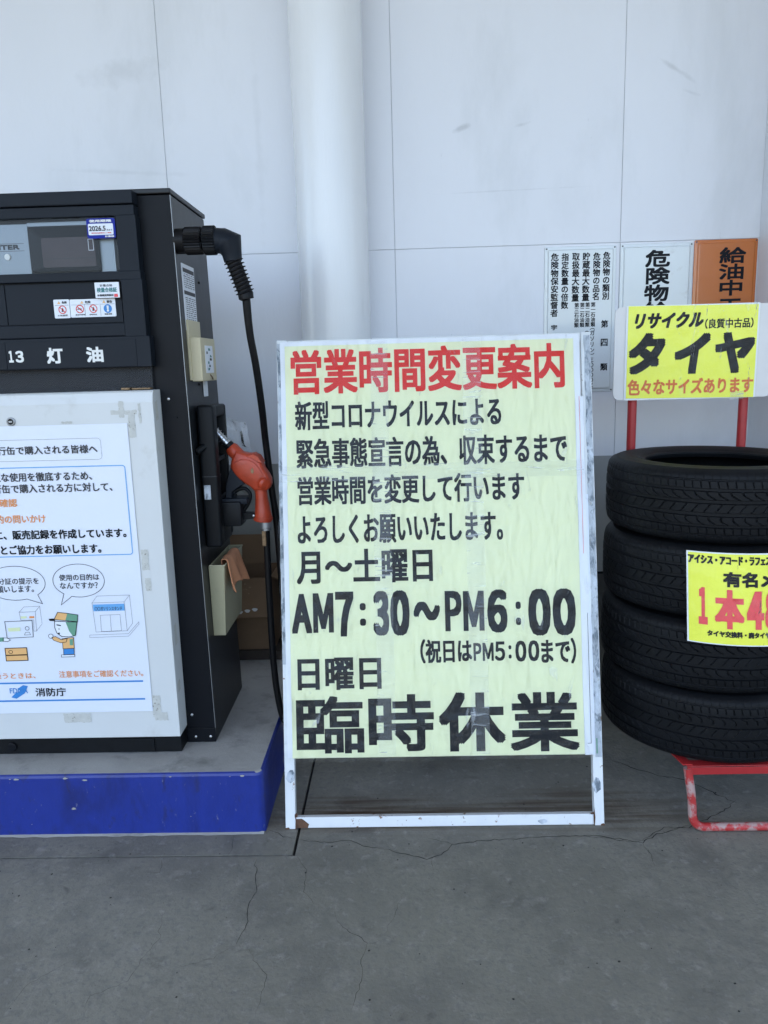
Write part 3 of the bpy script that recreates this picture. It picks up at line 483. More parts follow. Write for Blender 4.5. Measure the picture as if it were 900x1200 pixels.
for (x0, z0, x1, z1) in ((-.835, 1.262, -.76, 1.274), (-.812, 1.254, -.797, 1.30), (-.786, 1.195, -.768, 1.268), (-.755, 1.235, -.748, 1.292), (-.783, .80, -.763, .862), (-.778, .735, -.762, .775), (-.79, .33, -.765, .40), (-.785, .318, -.745, .345), (-1.07, .316, -.985, .345), (-.98, 1.240, -.95, 1.246)):
    finish('tape_residue', patch(x0, z0, x1, z1), 'tape_old', pump)
for (y, z0, z1) in ((2.235, 1.24, 1.30), (2.24, .55, .62), (2.232, .40, .44)):
    bm = bmesh.new(); bm.faces.new([bm.verts.new(p) for p in ((-.7108, y-.012, z0), (-.7108, y+.012, z0+.004), (-.7108, y+.01, z1), (-.7108, y-.01, z1-.005))]); finish('tape_residue', bm, 'tape_old', pump)
finish('vent_mesh', B(XL, -.727, 2.268, 2.29, 1.329, 1.396), 'dot', pump)
finish('latch_strip', B(-.812, -.787, 2.240, 2.270, 1.331, 1.337, .001), 'brass', pump); finish('latch_strip', B(-.782, -.728, 2.243, 2.270, 1.331, 1.3355, .001), 'brass', pump)
# display head: a face with two openings
hy = 2.24
def box_part(name, *a, m='head', bev=.0015): return finish(name, B(*a, bev), m, pump)
box_part('head_cap', XL, -.731, 2.232, 2.279, 1.8405, 1.877, bev=.003)
bm = bmesh.new()
for (x0, x1, z0, z1) in ((XL, -.7315, 1.8105, 1.8385), (XL, -.727, 1.6385, 1.662), (XL, -.7165, 1.396, 1.4825), (-.785, -.7245, 1.4815, 1.6395), (-.785, -.7285, 1.661, 1.8115)): B(x0, x1, hy, 2.279, z0, z1, .0012, bm=bm, seg=1)
face = finish('face_plate', bm, 'head', pump)
# fillets that round the window corners
def fillet(cx, cz, sx, sz, r, y0, y1):
    pts = [(cx, cz)]+[(cx-sx*r+sx*r*math.cos(R(90*k/6)), cz-sz*r+sz*r*math.sin(R(90*k/6))) for k in range(7)]
    return plate(pts, y0, y1)
for (cx, cz, sx, sz) in ((-.785, 1.811, 1, 1), (-.785, 1.6615, 1, -1), (-.785, 1.639, 1, 1)): finish('corner_fillet', fillet(cx, cz, sx, sz, .009, hy+.0003, 2.262), 'head', pump)
box_part('name_strip', -1.1345, -.757, 2.2385, 2.242, 1.398, 1.475, m='head', bev=.0008)
box_part('name_strip', XL, -1.137, 2.2385, 2.242, 1.398, 1.475, m='head', bev=.0008)
# lower tray
finish('tray_back', B(XL, -.775, 2.258, 2.272, 1.475, 1.645), 'head', pump)
finish('tray_panel', B(-1.1255, -.792, 2.2545, 2.26, 1.5225, 1.636, .001), 'head', pump); finish('tray_panel', B(XL, -1.1285, 2.2545, 2.26, 1.5225, 1.636, .001), 'head', pump)
finish('tray_ledge', B(XL, -.786, 2.247, 2.26, 1.484, 1.5205, .003), 'head', pump)
# display window
finish('display_back', B(XL, -.775, 2.268, 2.276, 1.655, 1.815), 'lcdframe', pump)
finish('silver_plate', B(XL, -1.046, 2.262, 2.269, 1.664, 1.80, .001), 'silver', pump)
finish('silver_plate', B(-.8435, -.802, 2.262, 2.269, 1.664, 1.775, .001), 'silver', pump)
finish('silver_plate', B(-1.046, -.8435, 2.262, 2.269, 1.792, 1.803, .001), 'silver', pump)
bm = bmesh.new()
bx0, bx1, bz0, bz1 = -1.0415, -.8435, 1.668, 1.7885; lx0, lx1, lz0, lz1 = -1.012, -.8595, 1.6808, 1.7615
o_ = rounded(bx0, bz0, bx1, bz1, .008); i_ = rounded(lx0, lz0, lx1, lz1, .006)
A0 = [bm.verts.new((x, 2.252, z)) for x, z in o_]; A1 = [bm.verts.new((x, 2.266, z)) for x, z in i_]; A2 = [bm.verts.new((x, 2.269, z)) for x, z in o_]
for k in range(len(o_)): j = (k+1) % len(o_); bm.faces.new((A0[k], A0[j], A1[j], A1[k])); bm.faces.new((A0[k], A2[k], A2[j], A0[j]))
finish('lcd_bezel', bm, 'lcdframe', pump)
lcd = finish('lcd_screen', plate(i_, 2.2655, 2.268), 'lcd', pump)
fr_ = yframe(2.2653)
flat(lcd, fr_, [(-877, 1724.5), (-863, 1724.5), (-863, 1754.5), (-877, 1754.5)], 'Pw', 'lcd_mark', .0005, hole=1.3)
flat(lcd, fr_, [(-1006, 1703), (-862, 1703), (-862, 1705), (-1006, 1705)], 'D', 'lcd_line', .0005)
bm = bmesh.new(); bm.faces.new([bm.verts.new(p) for p in ((XL, 2.248, 1.660), (-.784, 2.248, 1.660), (-.784, 2.248, 1.812), (XL, 2.248, 1.812))]); finish('display_pane', bm, 'pane', pump)
HF = yframe(2.262)
HP = LAY['P_head']
for z in (1.7275, 1.7475): flat(pump, HF, [(-1180, z*1000), (-1060, z*1000), (-1060, z*1000+1), (-1180, z*1000+1)], 'D', 'printed_line', .0006)
finish('display_screw', tube([(-1.110, 2.263, 1.712), (-1.110, 2.258, 1.712), (-1.110, 2.2575, 1.712)], [.0085, .0085, .006], 20), 'W', pump, True)
# stickers
BLUEST = mat('sticker_blue', (.006, .018, .26), .5, spec=.2)
st = finish('date_sticker', plate(rounded(-.867, 1.7510, -.7865, 1.8045, .006), 2.2386, 2.2396), BLUEST, pump)
finish('sticker_panel', plate(rounded(-.8628, 1.7602, -.7926, 1.7904, .003), 2.2380, 2.2386), 'Pw', st)
st2 = finish('inspection_sticker', plate(rounded(-.860, 1.590, -.7905, 1.6325, .0015), 2.2380, 2.2388), 'Pw', pump)
flat(st2, yframe(2.2380), HP['pinkstamp'], 'R3', 'stamp', .0004)
st3 = finish('warning_sticker', plate(rounded(-.989, 1.5385, -.9435, 1.5905, .003), 2.2525, 2.2540), 'Pw', pump)
st4 = finish('warning_sticker', plate(rounded(-.942, 1.5395, -.8105, 1.5895, .003), 2.2525, 2.2540), 'Pw', pump)
WF = yframe(2.2525)
for nme in ('i1', 'i2', 'i3', 'i4'):
    c = HP[nme][0]; par = st3 if nme == 'i1' else st4
    if nme == 'i4': flat(par, WF, ring_pts(c, 12), 'B', 'blue_disc', .0005); continue
    flat(par, WF, ring_pts(c, 10.5), 'R', 'prohibition_ring', .0006, hole=2.2)
    d = 7; flat(par, WF, [(c[0]-d-.8, c[1]+d-.8), (c[0]-d+.8, c[1]+d+.8), (c[0]+d+.8, c[1]-d+.8), (c[0]+d-.8, c[1]-d-.8)], 'R', 'prohibition_bar', .0008)
    flat(par, WF, [(c[0]-3, c[1]-6), (c[0]+2, c[1]-6), (c[0]+3, c[1]+1), (c[0], c[1]+6), (c[0]-2, c[1]+1)] if nme != 'i2' else [(c[0]-7, c[1]-1.5), (c[0]+5, c[1]-1.5), (c[0]+5, c[1]+1.5), (c[0]-7, c[1]+1.5)], 'D', 'pictogram', .0005)
for nme in ('w1', 'w2', 'w3'): flat(st3 if nme == 'w1' else st4, WF, HP[nme], 'Y', 'warning_triangle', .0006)
for x in (-900, -855): flat(st4, WF, [(x, 1542), (x+.7, 1542), (x+.7, 1576), (x, 1576)], 'D', 'divider', .0005)
for par, x0, x1 in ((st3, -986, -946), (st4, -939, -858), (st4, -853, -813)): flat(par, WF, [(x0, 1574), (x1, 1574), (x1, 1574.6), (x0, 1574.6)], 'D', 'divider', .0005)
for (s_, a, b, c, d, r_, col, *k) in LAY['head']:
    x0, z0, x1, z1 = [v/1000 for v in (a, b, c, d)]
    cx, cz = (x0+x1)/2, (z0+z1)/2
    if cz < 1.48: par, fr, lf = pump, yframe(2.2385), .0006
    elif cz < 1.5905: par, fr, lf = (st3 if cx < -.9435 else st4), WF, .0009
    elif cz < 1.64: par, fr, lf = st2, yframe(2.2380), .0006
    elif s_ == 'LITER': par, fr, lf = pump, HF, .0006
    else: par, fr, lf = st, yframe(2.2380), .0006
    lettering(par, fr, s_, x0, z0, x1, z1, r_/1000, col, lift=lf)

# side fittings on the right flank (plane about x = -0.63)
def sidex(z): return -.6225-(z-.2)/1.67*.016
SF = (Vector((-.630, 0, 0)), Vector((0, 1, 0)), Vector((0, 0, 1)), Vector((1, 0, 0)))
def side_plate(y0, y1, z0, z1, x0, x1, m, name, bev=.001, parent=None): return finish(name, B(x0, x1, y0, y1, z0, z1, bev), m, parent or pump)
lab = side_plate(2.335, 2.468, 1.50, 1.692, -.637, -.634, 'Pw', 'instruction_label', .0005)
SL = (Vector((-.634, 0, 0)), Vector((0, 1, 0)), Vector((0, 0, 1)), Vector((1, 0, 0)))
flat(lab, SL, [(2340, 1668), (2462, 1668), (2462, 1680), (2340, 1680)], 'D', 'label_bar', .0005); flat(lab, SL, [(2340, 1604), (2462, 1604), (2462, 1615), (2340, 1615)], 'D', 'label_bar', .0005)
bm = bmesh.new(); z = 1.662
while z > 1.51:
    if not 1.598 < z < 1.62:
        y = 2.345+random.uniform(0, .01)
        while y < 2.455:
            w_ = random.uniform(.008, .03); bm.faces.new([bm.verts.new((-.6335, yy, zz)) for yy, zz in ((y, z), (min(y+w_, 2.46), z), (min(y+w_, 2.46), z+.0022), (y, z+.0022))]); y += w_+random.uniform(.003, .012)
    z -= .0062
finish('fine_print', bm, 'D', lab)['kind'] = 'stuff'
finish('mount_plate', B(-.636, -.628, 2.335, 2.475, 1.352, 1.53, .002), 'cream', pump)
cb = finish('switch_box', B(-.629, -.596, 2.338, 2.52, 1.348, 1.478, .004), 'cream', pump)
pl = side_plate(2.385, 2.478, 1.372, 1.455, -.5965, -.5945, 'Pw', 'box_label', .0005, cb)
SB = (Vector((-.5945, 0, 0)), Vector((0, 1, 0)), Vector((0, 0, 1)), Vector((1, 0, 0)))
for k in range(7):
    y = 2392+random.uniform(0, 50); z = 1380+k*10; flat(pl, SB, [(y, z), (y+random.uniform(15, 32), z), (y+random.uniform(12, 30), z+7), (y+2, z+7.5)], 'D' if k % 2 else 'T', 'label_print', .0005)
finish('wire', tube([(-.6, 2.43, 1.372), (-.592, 2.44, 1.36), (-.594, 2.455, 1.352)], .002, 6), 'brass', cb, True)
side_plate(2.475, 2.515, 1.298, 1.346, -.632, -.627, 'Pw', 'white_tag', .0005)
screw(pump, (-.630, 2.42, 1.338), .004, (1, 0, 0), 'black')
screw(pump, (-.636, 2.53, 1.655), .004, (1, 0, 0), 'black')
# holster: a frame round a deep slot, with an arm that carries the nozzle guard
hol = thing('nozzle_holster', 'black plastic nozzle holster on the right side of the dispenser', 'nozzle holder', (-.6, 2.45, .85))
bm = bmesh.new()
B(-.626, -.575, 2.345, 2.395, .83, 1.275, .010, bm, 3); B(-.626, -.578, 2.385, 2.53, 1.236, 1.272, .008, bm, 3); B(-.626, -.577, 2.505, 2.535, .84, 1.27, .008, bm, 2); B(-.626, -.579, 2.35, 2.53, .83, .90, .010, bm, 2)
finish('holster_frame', bm, 'black', hol, True)
finish('holster_back', B(-.627, -.612, 2.36, 2.53, .85, 1.25), 'black', hol)
finish('cross_bar', B(-.62, -.583, 2.39, 2.51, 1.095, 1.108, .002), 'head', hol)
finish('cross_bar', B(-.62, -.5755, 2.344, 2.40, 1.055, 1.058), 'dot', hol)
finish('cross_bar', B(-.62, -.585, 2.39, 2.51, .955, .985, .004), 'head', hol)
finish('mount_lug', tube([(-.63, 2.325, 1.135), (-.61, 2.35, 1.150)], .011, 16), 'black', hol, True)
finish('side_label', B(-.618, -.598, 2.3432, 2.3445, .985, 1.03), 'scrap', hol)
bm = B(-.60, -.52, 2.40, 2.49, .885, .965, .008); finish('guard_arm', bm, 'black', hol, True)
bm = B(-.595, -.50, 2.41, 2.48, .955, .975, .006); finish('arm_cap', bm, 'head', hol, True)
finish('guard_shell', blob([(-.570, 1.02), (-.550, 1.075), (-.535, 1.055), (-.512, 1.028), (-.505, 1.02), (-.53, 1.005), (-.548, .993), (-.553, .96), (-.575, .96)], 2.45, .05, inset=.004), 'head', hol, True)

# nozzle with hose
NY = 2.45
noz = thing('fuel_nozzle', 'orange fuel nozzle with steel spout hanging in the dispenser holster', 'fuel nozzle', (-.48, NY, .9))
finish('spout', tube([(-.612, NY, 1.207), (-.600, NY, 1.193), (-.553, NY, 1.139)], [.0095, .0108, .0115], 20), 'steel', noz, True)
bm = bmesh.new()
for k in range(7):
    t = .14+k*.125; p = Vector((-.612, NY, 1.207)).lerp(Vector((-.553, NY, 1.139)), t); d = Vector((.059, 0, -.068)).normalized()
    tube([p-d*.0014, p-d*.0007, p+d*.0007, p+d*.0014], [.011, .0150, .0150, .011], 18, bm)
finish('spring_coil', bm, 'dullsteel', noz, True)
finish('spout_collar', tube([(-.560, NY, 1.147), (-.546, NY, 1.131)], .0165, 20), 'black', noz, True)
finish('barrel', tube([(-.552, NY, 1.137), (-.547, NY, 1.131), (-.52, NY, 1.100), (-.49, NY, 1.07)], [.018, .0225, .0235, .025], 24), 'orange', noz, True)
body = [(-.548, 1.095), (-.532, 1.128), (-.493, 1.116), (-.473, 1.117), (-.459, 1.107), (-.449, 1.086), (-.443, 1.067), (-.432, 1.05), (-.4245, 1.033), (-.424, 1.015), (-.430, 1.002), (-.441, .993), (-.480, .995), (-.492, 1.008), (-.512, 1.021), (-.531, 1.038), (-.547, 1.059), (-.552, 1.076)]
finish('valve_body', blob(body, NY, .056, inset=.010), 'orange', noz, True)
finish('side_boss', tube([(-.447, NY-.026, 1.02), (-.443, NY-.033, 1.018), (-.441, NY-.035, 1.017)], [.020, .018, .012], 24), 'orange', noz, True)
finish('body_seam', tube([(-.545, NY-.0275, 1.083), (-.515, NY-.0285, 1.098), (-.48, NY-.0285, 1.092), (-.458, NY-.0285, 1.070), (-.445, NY-.0275, 1.045)], .0016, 8, smooth_path=4), 'orange', noz, True)
finish('top_cap', blob([(-.497, 1.108), (-.476, 1.118), (-.457, 1.108), (-.446, 1.085), (-.462, 1.086), (-.478, 1.098)], NY, .064, inset=.004), 'orange', noz, True)
finish('collar_ring', tube([(-.461, NY, 1.000), (-.4605, NY, .994)], .0225, 24), 'orange', noz, True); finish('collar_ring', tube([(-.459, NY, .905), (-.4595, NY, .896)], .0312, 28), 'orange', noz, True)
finish('grease_smear', blob([(-.487, 1.065), (-.478, 1.073), (-.473, 1.060), (-.478, 1.050), (-.486, 1.055)], NY, .058, inset=.002), 'brass', noz, True)
finish('grip', tube([(-.461, NY, 1.0), (-.460, NY, .97), (-.459, NY, .93), (-.459, NY, .90), (-.460, NY, .892)], [.0195, .020, .025, .030, .028], 28), 'orange', noz, True)
finish('trigger', tube([(-.548, NY, .990), (-.530, NY, 1.000), (-.511, NY, 1.000), (-.497, NY, .982), (-.503, NY, .955), (-.522, NY, .928)], [.007, .007, .006, .006, .006, .007], 10, smooth_path=5), 'black', noz, True)
finish('hook', tube([(-.545, NY, .985), (-.552, NY, .955), (-.540, NY, .93), (-.527, NY, .918)], .006, 10, smooth_path=4), 'black', noz, True)
finish('guard_bracket', blob([(-.532, .925), (-.483, .922), (-.478, .903), (-.528, .898)], NY, .03, inset=.003), 'black', noz, True)
screw(noz, (-.487, NY-.016, .913), .004)
finish('swivel', tube([(-.452, NY, .894), (-.451, NY, .87), (-.451, NY, .868), (-.451, NY, .862)], [.020, .020, .017, .017], 24), 'dullsteel', noz, True)
finish('swivel_clip', B(-.463, -.450, NY-.022, NY-.014, .812, .862, .002), 'brass', noz)
hose = thing('fuel_hose', 'black ribbed fuel hose from the dispenser elbow looping down to the nozzle', 'hose', (-.5, 2.35, .25))
SY, SZ = 2.312, 1.748
finish('stub', tube([(-.640, SY, SZ), (-.600, SY, SZ)], .035, 32), 'rubberhose', hose, True)
def ribbed(x0, x1, r, n=30, d=.0028):
    bm = bmesh.new(); rings = []
    for x, f in ((x0, .93), (x0+.003, 1), (x1-.003, 1), (x1, .93)):
        rings.append([bm.verts.new((x, SY+(r*f-(d if (k % 2) else 0))*math.cos(math.pi*k/n), SZ+(r*f-(d if (k % 2) else 0))*math.sin(math.pi*k/n))) for k in range(2*n)])
    for a, b in zip(rings, rings[1:]):
        for k in range(2*n): bm.faces.new((a[k], a[(k+1) % (2*n)], b[(k+1) % (2*n)], b[k]))
    bm.faces.new(rings[0]); bm.faces.new(rings[-1][::-1]); return bm
finish('swivel_nut', ribbed(-.612, -.562, .0385), 'rubberhose', hose); finish('swivel_nut', ribbed(-.558, -.522, .0405), 'black', hose)
finish('elbow', tube([(-.526, SY, SZ-.001), (-.506, SY, SZ-.003), (-.5045, SY, SZ-.003), (-.484, SY, SZ-.010), (-.4795, SY, SZ-.040), (-.4785, SY, SZ-.048), (-.477, SY, SZ-.060)], [.035, .0352, .0365, .040, .0285, .0275, .026], 28), 'head', hose, 'flat')
bm_p, bm_r = [], []; p0 = Vector((-.478, SY, SZ-.055)); p1 = Vector((-.449, 2.325, 1.598)); n = 9
for k in range(n):
    for t, r_ in ((0, .021), (.28, .022), (.4, .028), (.62, .029), (.74, .022)): bm_p.append(p0.lerp(p1, (k+t)/n)); bm_r.append(r_*(1-.003*k))
bm_p += [p1, p1+Vector((.001, .001, -.015)), p1+Vector((.0015, .0015, -.017))]; bm_r += [.023, .022, .014]
finish('bellows', tube(bm_p, bm_r, 26), 'rubberhose', hose, True)
finish('hose_line', tube([(-.4485, 2.325, 1.592), (-.4465, 2.34, 1.487), (-.439, 2.37, 1.386), (-.438, 2.425, 1.255), (-.444, 2.49, 1.145), (-.434, 2.50, .985), (-.424, 2.50, .866), (-.415, 2.49, .622), (-.405, 2.485, .42), (-.385, 2.48, .28), (-.385, 2.47, .195), (-.405, 2.46, .170), (-.430, 2.452, .20), (-.444, 2.45, .28), (-.452, 2.45, .40), (-.4535, 2.45, .632), (-.452, 2.45, .80), (-.451, NY, .866)], [.0125]+[.0112]*17, 14, smooth_path=8), 'rubberhose', hose, True)

# crumpled clear plastic behind the nozzle
bm = bmesh.new(); grid = {}
for i in range(15):
    for j in range(19):
        u, v = i/14, j/18
        x = -.600+.105*u*(1-.35*abs(v-.45)); z = 1.235-.235*v-.03*u
        y = 2.525+.016*noise.noise(Vector((u*4, v*5, 2)))+.008*noise.noise(Vector((u*11, v*13, 7)))
        e = .006*noise.noise(Vector((u*9, v*9, 1))); grid[i, j] = bm.verts.new((x+e, y, z+e))
for i in range(14):
    for j in range(18): bm.faces.new((grid[i, j], grid[i+1, j], grid[i+1, j+1], grid[i, j+1]))
o = finish('plastic_sheet', bm, 'bag', smooth='full'); o['label'] = 'crumpled clear plastic sheet tucked behind the orange nozzle'; o['category'] = 'plastic sheet'

# beige bin hung on the side, and the cloth in it
hb = thing('waste_holder', 'beige open plastic holder hung low on the side of the dispenser', 'holder', (-.6, 2.5, .53))
def open_box(x0, x1, y0, y1, z0, z1, t, taper=0):
    bm = bmesh.new()
    def ring(xa, xb, ya, yb, z): return [bm.verts.new(p) for p in ((xa, ya, z), (xb, ya, z), (xb, yb, z), (xa, yb, z))]
    o0 = ring(x0, x1-taper, y0+taper*.5, y1-taper*1.5, z0); o1 = ring(x0, x1, y0, y1, z1)
    i1 = ring(x0+t, x1-t, y0+t, y1-t, z1); i0 = ring(x0+t, x1-t-taper, y0+t+taper*.5, y1-t-taper*1.5, z0+t)
    bm.faces.new(o0); bm.faces.new(i0[::-1])
    for a, b in ((o0, o1), (o1, i1), (i1, i0)):
        for k in range(4): bm.faces.new((a[k], a[(k+1) % 4], b[(k+1) % 4], b[k]))
    return bm
o = finish('shell', open_box(-.626, -.575, 2.358, 2.64, .533, .768, .003, .012), 'bin', hb); bv = o.modifiers.new('edge', 'BEVEL'); bv.width = .006; bv.segments = 3
bv.limit_method = 'ANGLE'
finish('rim', tube([(-.624, 2.358, .768), (-.575, 2.358, .768), (-.575, 2.64, .768), (-.624, 2.64, .768)], .0028, 8), 'bin', hb, True)
rag = bmesh.new(); g = {}
NU, NV = 26, 30
for i in range(NU):
    for j in range(NV):
        u = i/(NU-1); v = j/(NV-1)
        # path: inside the holder, over its rim, down the outer side
        s_ = v*.172
        if s_ < .05: x = -.593; z = .725+s_
        elif s_ < .085: a = (s_-.05)/.035*math.pi; x = -.582-.011*math.cos(a); z = .774+.011*math.sin(a)
        else: x = -.571; z = .774-(s_-.085)
        spread = .55+.45*min(1, max(0, (v-.2)*1.6))
        y = 2.455+(u-.5)*.22*spread+.012*v
        fold = math.sin(u*13+v*2.2)*.008+math.sin(u*27-v*4)*.003
        k_ = min(1, max(0, (s_-.06)*9)); x += (fold+.010)*k_+.012*k_*v
        z -= .05*k_*(abs(u-.35)-.2)*(1 if v > .5 else .4)*v+.006*noise.noise(Vector((u*5, v*5, 3)))
        g[i, j] = rag.verts.new((x, y, z))
for i in range(NU-1):
    for j in range(NV-1): rag.faces.new((g[i, j], g[i+1, j], g[i+1, j+1], g[i, j+1]))
o = finish('cleaning_cloth', rag, 'rag', smooth='full'); o['label'] = 'folded orange cloth draped over the rim of the beige holder'; o['category'] = 'cloth'
sm = o.modifiers.new('thick', 'SOLIDIFY'); sm.thickness = .003

# cardboard box at the back of the island
cbx = thing('cardboard_box', 'open brown cardboard box at the back of the island behind the hose', 'cardboard box', (-.75, 3.1, .2))
bm = open_box(-1.0, -.545, 3.0, 3.24, .243, .548, .004); finish('shell', bm, 'card', cbx)
def quad(pts, t=.003):
    bm = bmesh.new(); P = [Vector(p) for p in pts]; n = (P[1]-P[0]).cross(P[2]-P[0]).normalized()*t
    a = [bm.verts.new(p) for p in P]; b = [bm.verts.new(p+n) for p in P]; bm.faces.new(a); bm.faces.new(b[::-1])
    for k in range(4): bm.faces.new((a[k], b[k], b[(k+1) % 4], a[(k+1) % 4]))
    return bm
finish('flap', quad([(-1.0, 2.996, .546), (-.545, 2.996, .546), (-.55, 2.93, .405), (-.995, 2.93, .39)]), 'card', cbx)
finish('flap', quad([(-1.0, 3.238, .548), (-.60, 3.238, .548), (-.618, 3.262, .672), (-.99, 3.262, .672)]), 'card', cbx)
finish('flap', quad([(-.545, 3.02, .548), (-.545, 3.22, .548), (-.46, 3.2, .50), (-.46, 3.04, .50)]), 'card', cbx)
tm_ = bmesh.new()
for k in range(3):
    cx = -.665+k*.03; zz = .424+k*.005; f = tm_.faces.new([tm_.verts.new((cx+.011*math.cos(a)*(1+.2*math.sin(3*a)), 2.9345+.0, zz+.007*math.sin(a))) for a in [2*math.pi*i/12 for i in range(12)]])
finish('print_marks', tm_, 'board', cbx)
pa = thing('wooden_board', 'dark wooden board lying under the cardboard box', 'board', (-.75, 3.1, .2))
finish('plank', B(-1.05, -.50, 2.985, 3.11, .201, .241, .003), 'wood', pa); finish('plank', B(-1.05, -.50, 3.13, 3.25, .201, .241, .003), 'wood', pa)

# poster taped on the dispenser door
PP = LAY['P_poster']
pf_ = thing('fire_safety_poster', 'glossy white poster with blue frame and cartoon taped to the dispenser door', 'poster', (-1.08, 2.204, .8))
bm = bmesh.new(); g = {}
for i in range(25):
    for j in range(37):
        u, v = i/24, j/36; x = -1.385+u*.5955; z = .350+v*.887
        y = 2.2022+.0007*noise.noise(Vector((x*6, 0, z*4)))-.0012*math.exp(-((x+1.098)/.006)**2)-.0010*math.exp(-((z-.772)/.005)**2)
        g[i, j] = bm.verts.new((x, y, z))
for i in range(24):
    for j in range(36): bm.faces.new((g[i, j], g[i+1, j], g[i+1, j+1], g[i, j+1]))
finish('sheet', bm, 'poster', pf_, 'full')
PFm = yframe(2.2014)
def pfl(key, m, name, hole=None, lift=.0006): return flat(pf_, PFm, PP[key] if isinstance(key, str) else key, m, name, lift, hole)
def rr4(k, r): p = PP[k]; xs = [a for a, b in p]; zs = [b for a, b in p]; return rounded(-1355, (p[0][1]+p[1][1])/2, (p[1][0]+p[2][0])/2, (p[2][1]+p[3][1])/2, r)
pfl(rr4('rframe', 10), 'D', 'title_frame', .6); pfl(rr4('bframe', 8), 'Lb', 'text_frame', 2.8)
def bubble(k, m='K'):
    c, e, t, t1, t2, tip = PP[k]; rx = e[0]-c[0]; ry = t[1]-c[1]; pts = []
    a1 = math.atan2((t1[1]-c[1])/ry, (t1[0]-c[0])/rx); a2 = math.atan2((t2[1]-c[1])/ry, (t2[0]-c[0])/rx)
    n = 44
    span = (a1-a2) % (2*math.pi)
    for i in range(n+1):
        a = a2+span*i/n; pts.append((c[0]+rx*math.cos(a), c[1]+ry*math.sin(a)))
    pts.append(tuple(tip)); return pts
pfl(bubble('b2'), 'K', 'speech_bubble', 1.5); pfl(bubble('b1'), 'K', 'speech_bubble', 1.5)
for k in ('line1', 'line2'):
    (a, b), (c, d) = PP[k]; pfl([(-1355, (b+d)/2-2.6), (c, (b+d)/2-2.6), (c, (b+d)/2+2.6), (-1355, (b+d)/2+2.6)], 'B', 'blue_rule')
pfl('logo', 'B', 'agency_emblem')
for k in ('store', 'store_side', 'store_top', 'store_doorL', 'store_doorR', 'store_base', 'fridge', 'fridge_side', 'fridge_top'): pfl(k, 'D', 'shop_drawing' if 'store' in k else 'cabinet_drawing', .7)
pfl('store_band', 'Lb', 'shop_fascia', lift=.0005)
pfl('fr_a', 'Ly', 'goods_drawing'); pfl('fr_b', 'O', 'goods_drawing')
pfl('idcard', 'D', 'licence_card', 1.6); pfl('id_lines', 'Ly', 'licence_print'); pfl(ring_pts(PP['id_head'][0], 6), 'K', 'licence_portrait', 1.2); pfl('id_body', 'K', 'licence_portrait', 1.0)
pfl('ocard', 'Y', 'member_card', lift=.0005); pfl('ocard', 'K', 'member_card_outline', 2.4, lift=.0007); pfl('ocard_stripe', 'K', 'member_card_stripe', lift=.0007); pfl(ring_pts(PP['ocard_dot'][0], 6, 5), 'K', 'member_card_mark', 1.6, lift=.0007)
pfl('face', 'Pw', 'attendant_face', lift=.0004); pfl('face', 'K', 'attendant_outline', 2.0, lift=.0009); pfl('hairback', 'G', 'attendant_hair', lift=.0007)
pfl('cap', 'G', 'attendant_cap', lift=.0008); pfl('capfront', 'Y', 'attendant_cap_front', lift=.0010); pfl('cap', 'K', 'attendant_outline', 1.8, lift=.0012); pfl('brim', 'K', 'attendant_brim', lift=.0012)
pfl(ring_pts(PP['eye'][0], 1.4, 2.4, 12), 'K', 'attendant_eye', lift=.0009); pfl('brow', 'K', 'attendant_brow', lift=.0009); pfl('mouth', 'K', 'attendant_mouth', lift=.0009); pfl(ring_pts(PP['ear'][0], 3, n=14), 'Pw', 'attendant_ear', lift=.0010)
pfl('legs', 'B', 'attendant_trousers', lift=.0005); pfl('legs', 'K', 'attendant_outline', 1.6, lift=.0007); pfl('shoes', 'Pw', 'attendant_shoes', lift=.0006); pfl('shoes', 'K', 'attendant_outline', 1.6, lift=.0008)
pfl('torso', 'Y', 'attendant_jacket', lift=.0007); pfl('torso', 'K', 'attendant_outline', 1.6, lift=.0009); pfl('vest', 'G', 'attendant_vest', lift=.0010)
pfl('arm', 'Y', 'attendant_arm', lift=.0011); pfl('arm', 'K', 'attendant_outline', 1.6, lift=.0013); pfl(ring_pts(PP['hand'][0], 7, n=16), 'Pw', 'attendant_hand', lift=.0012); pfl(ring_pts(PP['hand'][0], 7, n=16), 'K', 'attendant_outline', 1.5, lift=.0014)
pfl('sleeveL', 'G', 'customer_sleeve'); pfl('handL', 'Pw', 'customer_hand', lift=.0005); pfl('handL', 'K', 'customer_outline', 1.5, lift=.0008)
for (s_, a, b, c, d, r_, col, *k) in LAY['poster']: lettering(pf_, PFm, s_, a/1000, b/1000, c/1000, d/1000, r_/1000, col, lift=.0010)

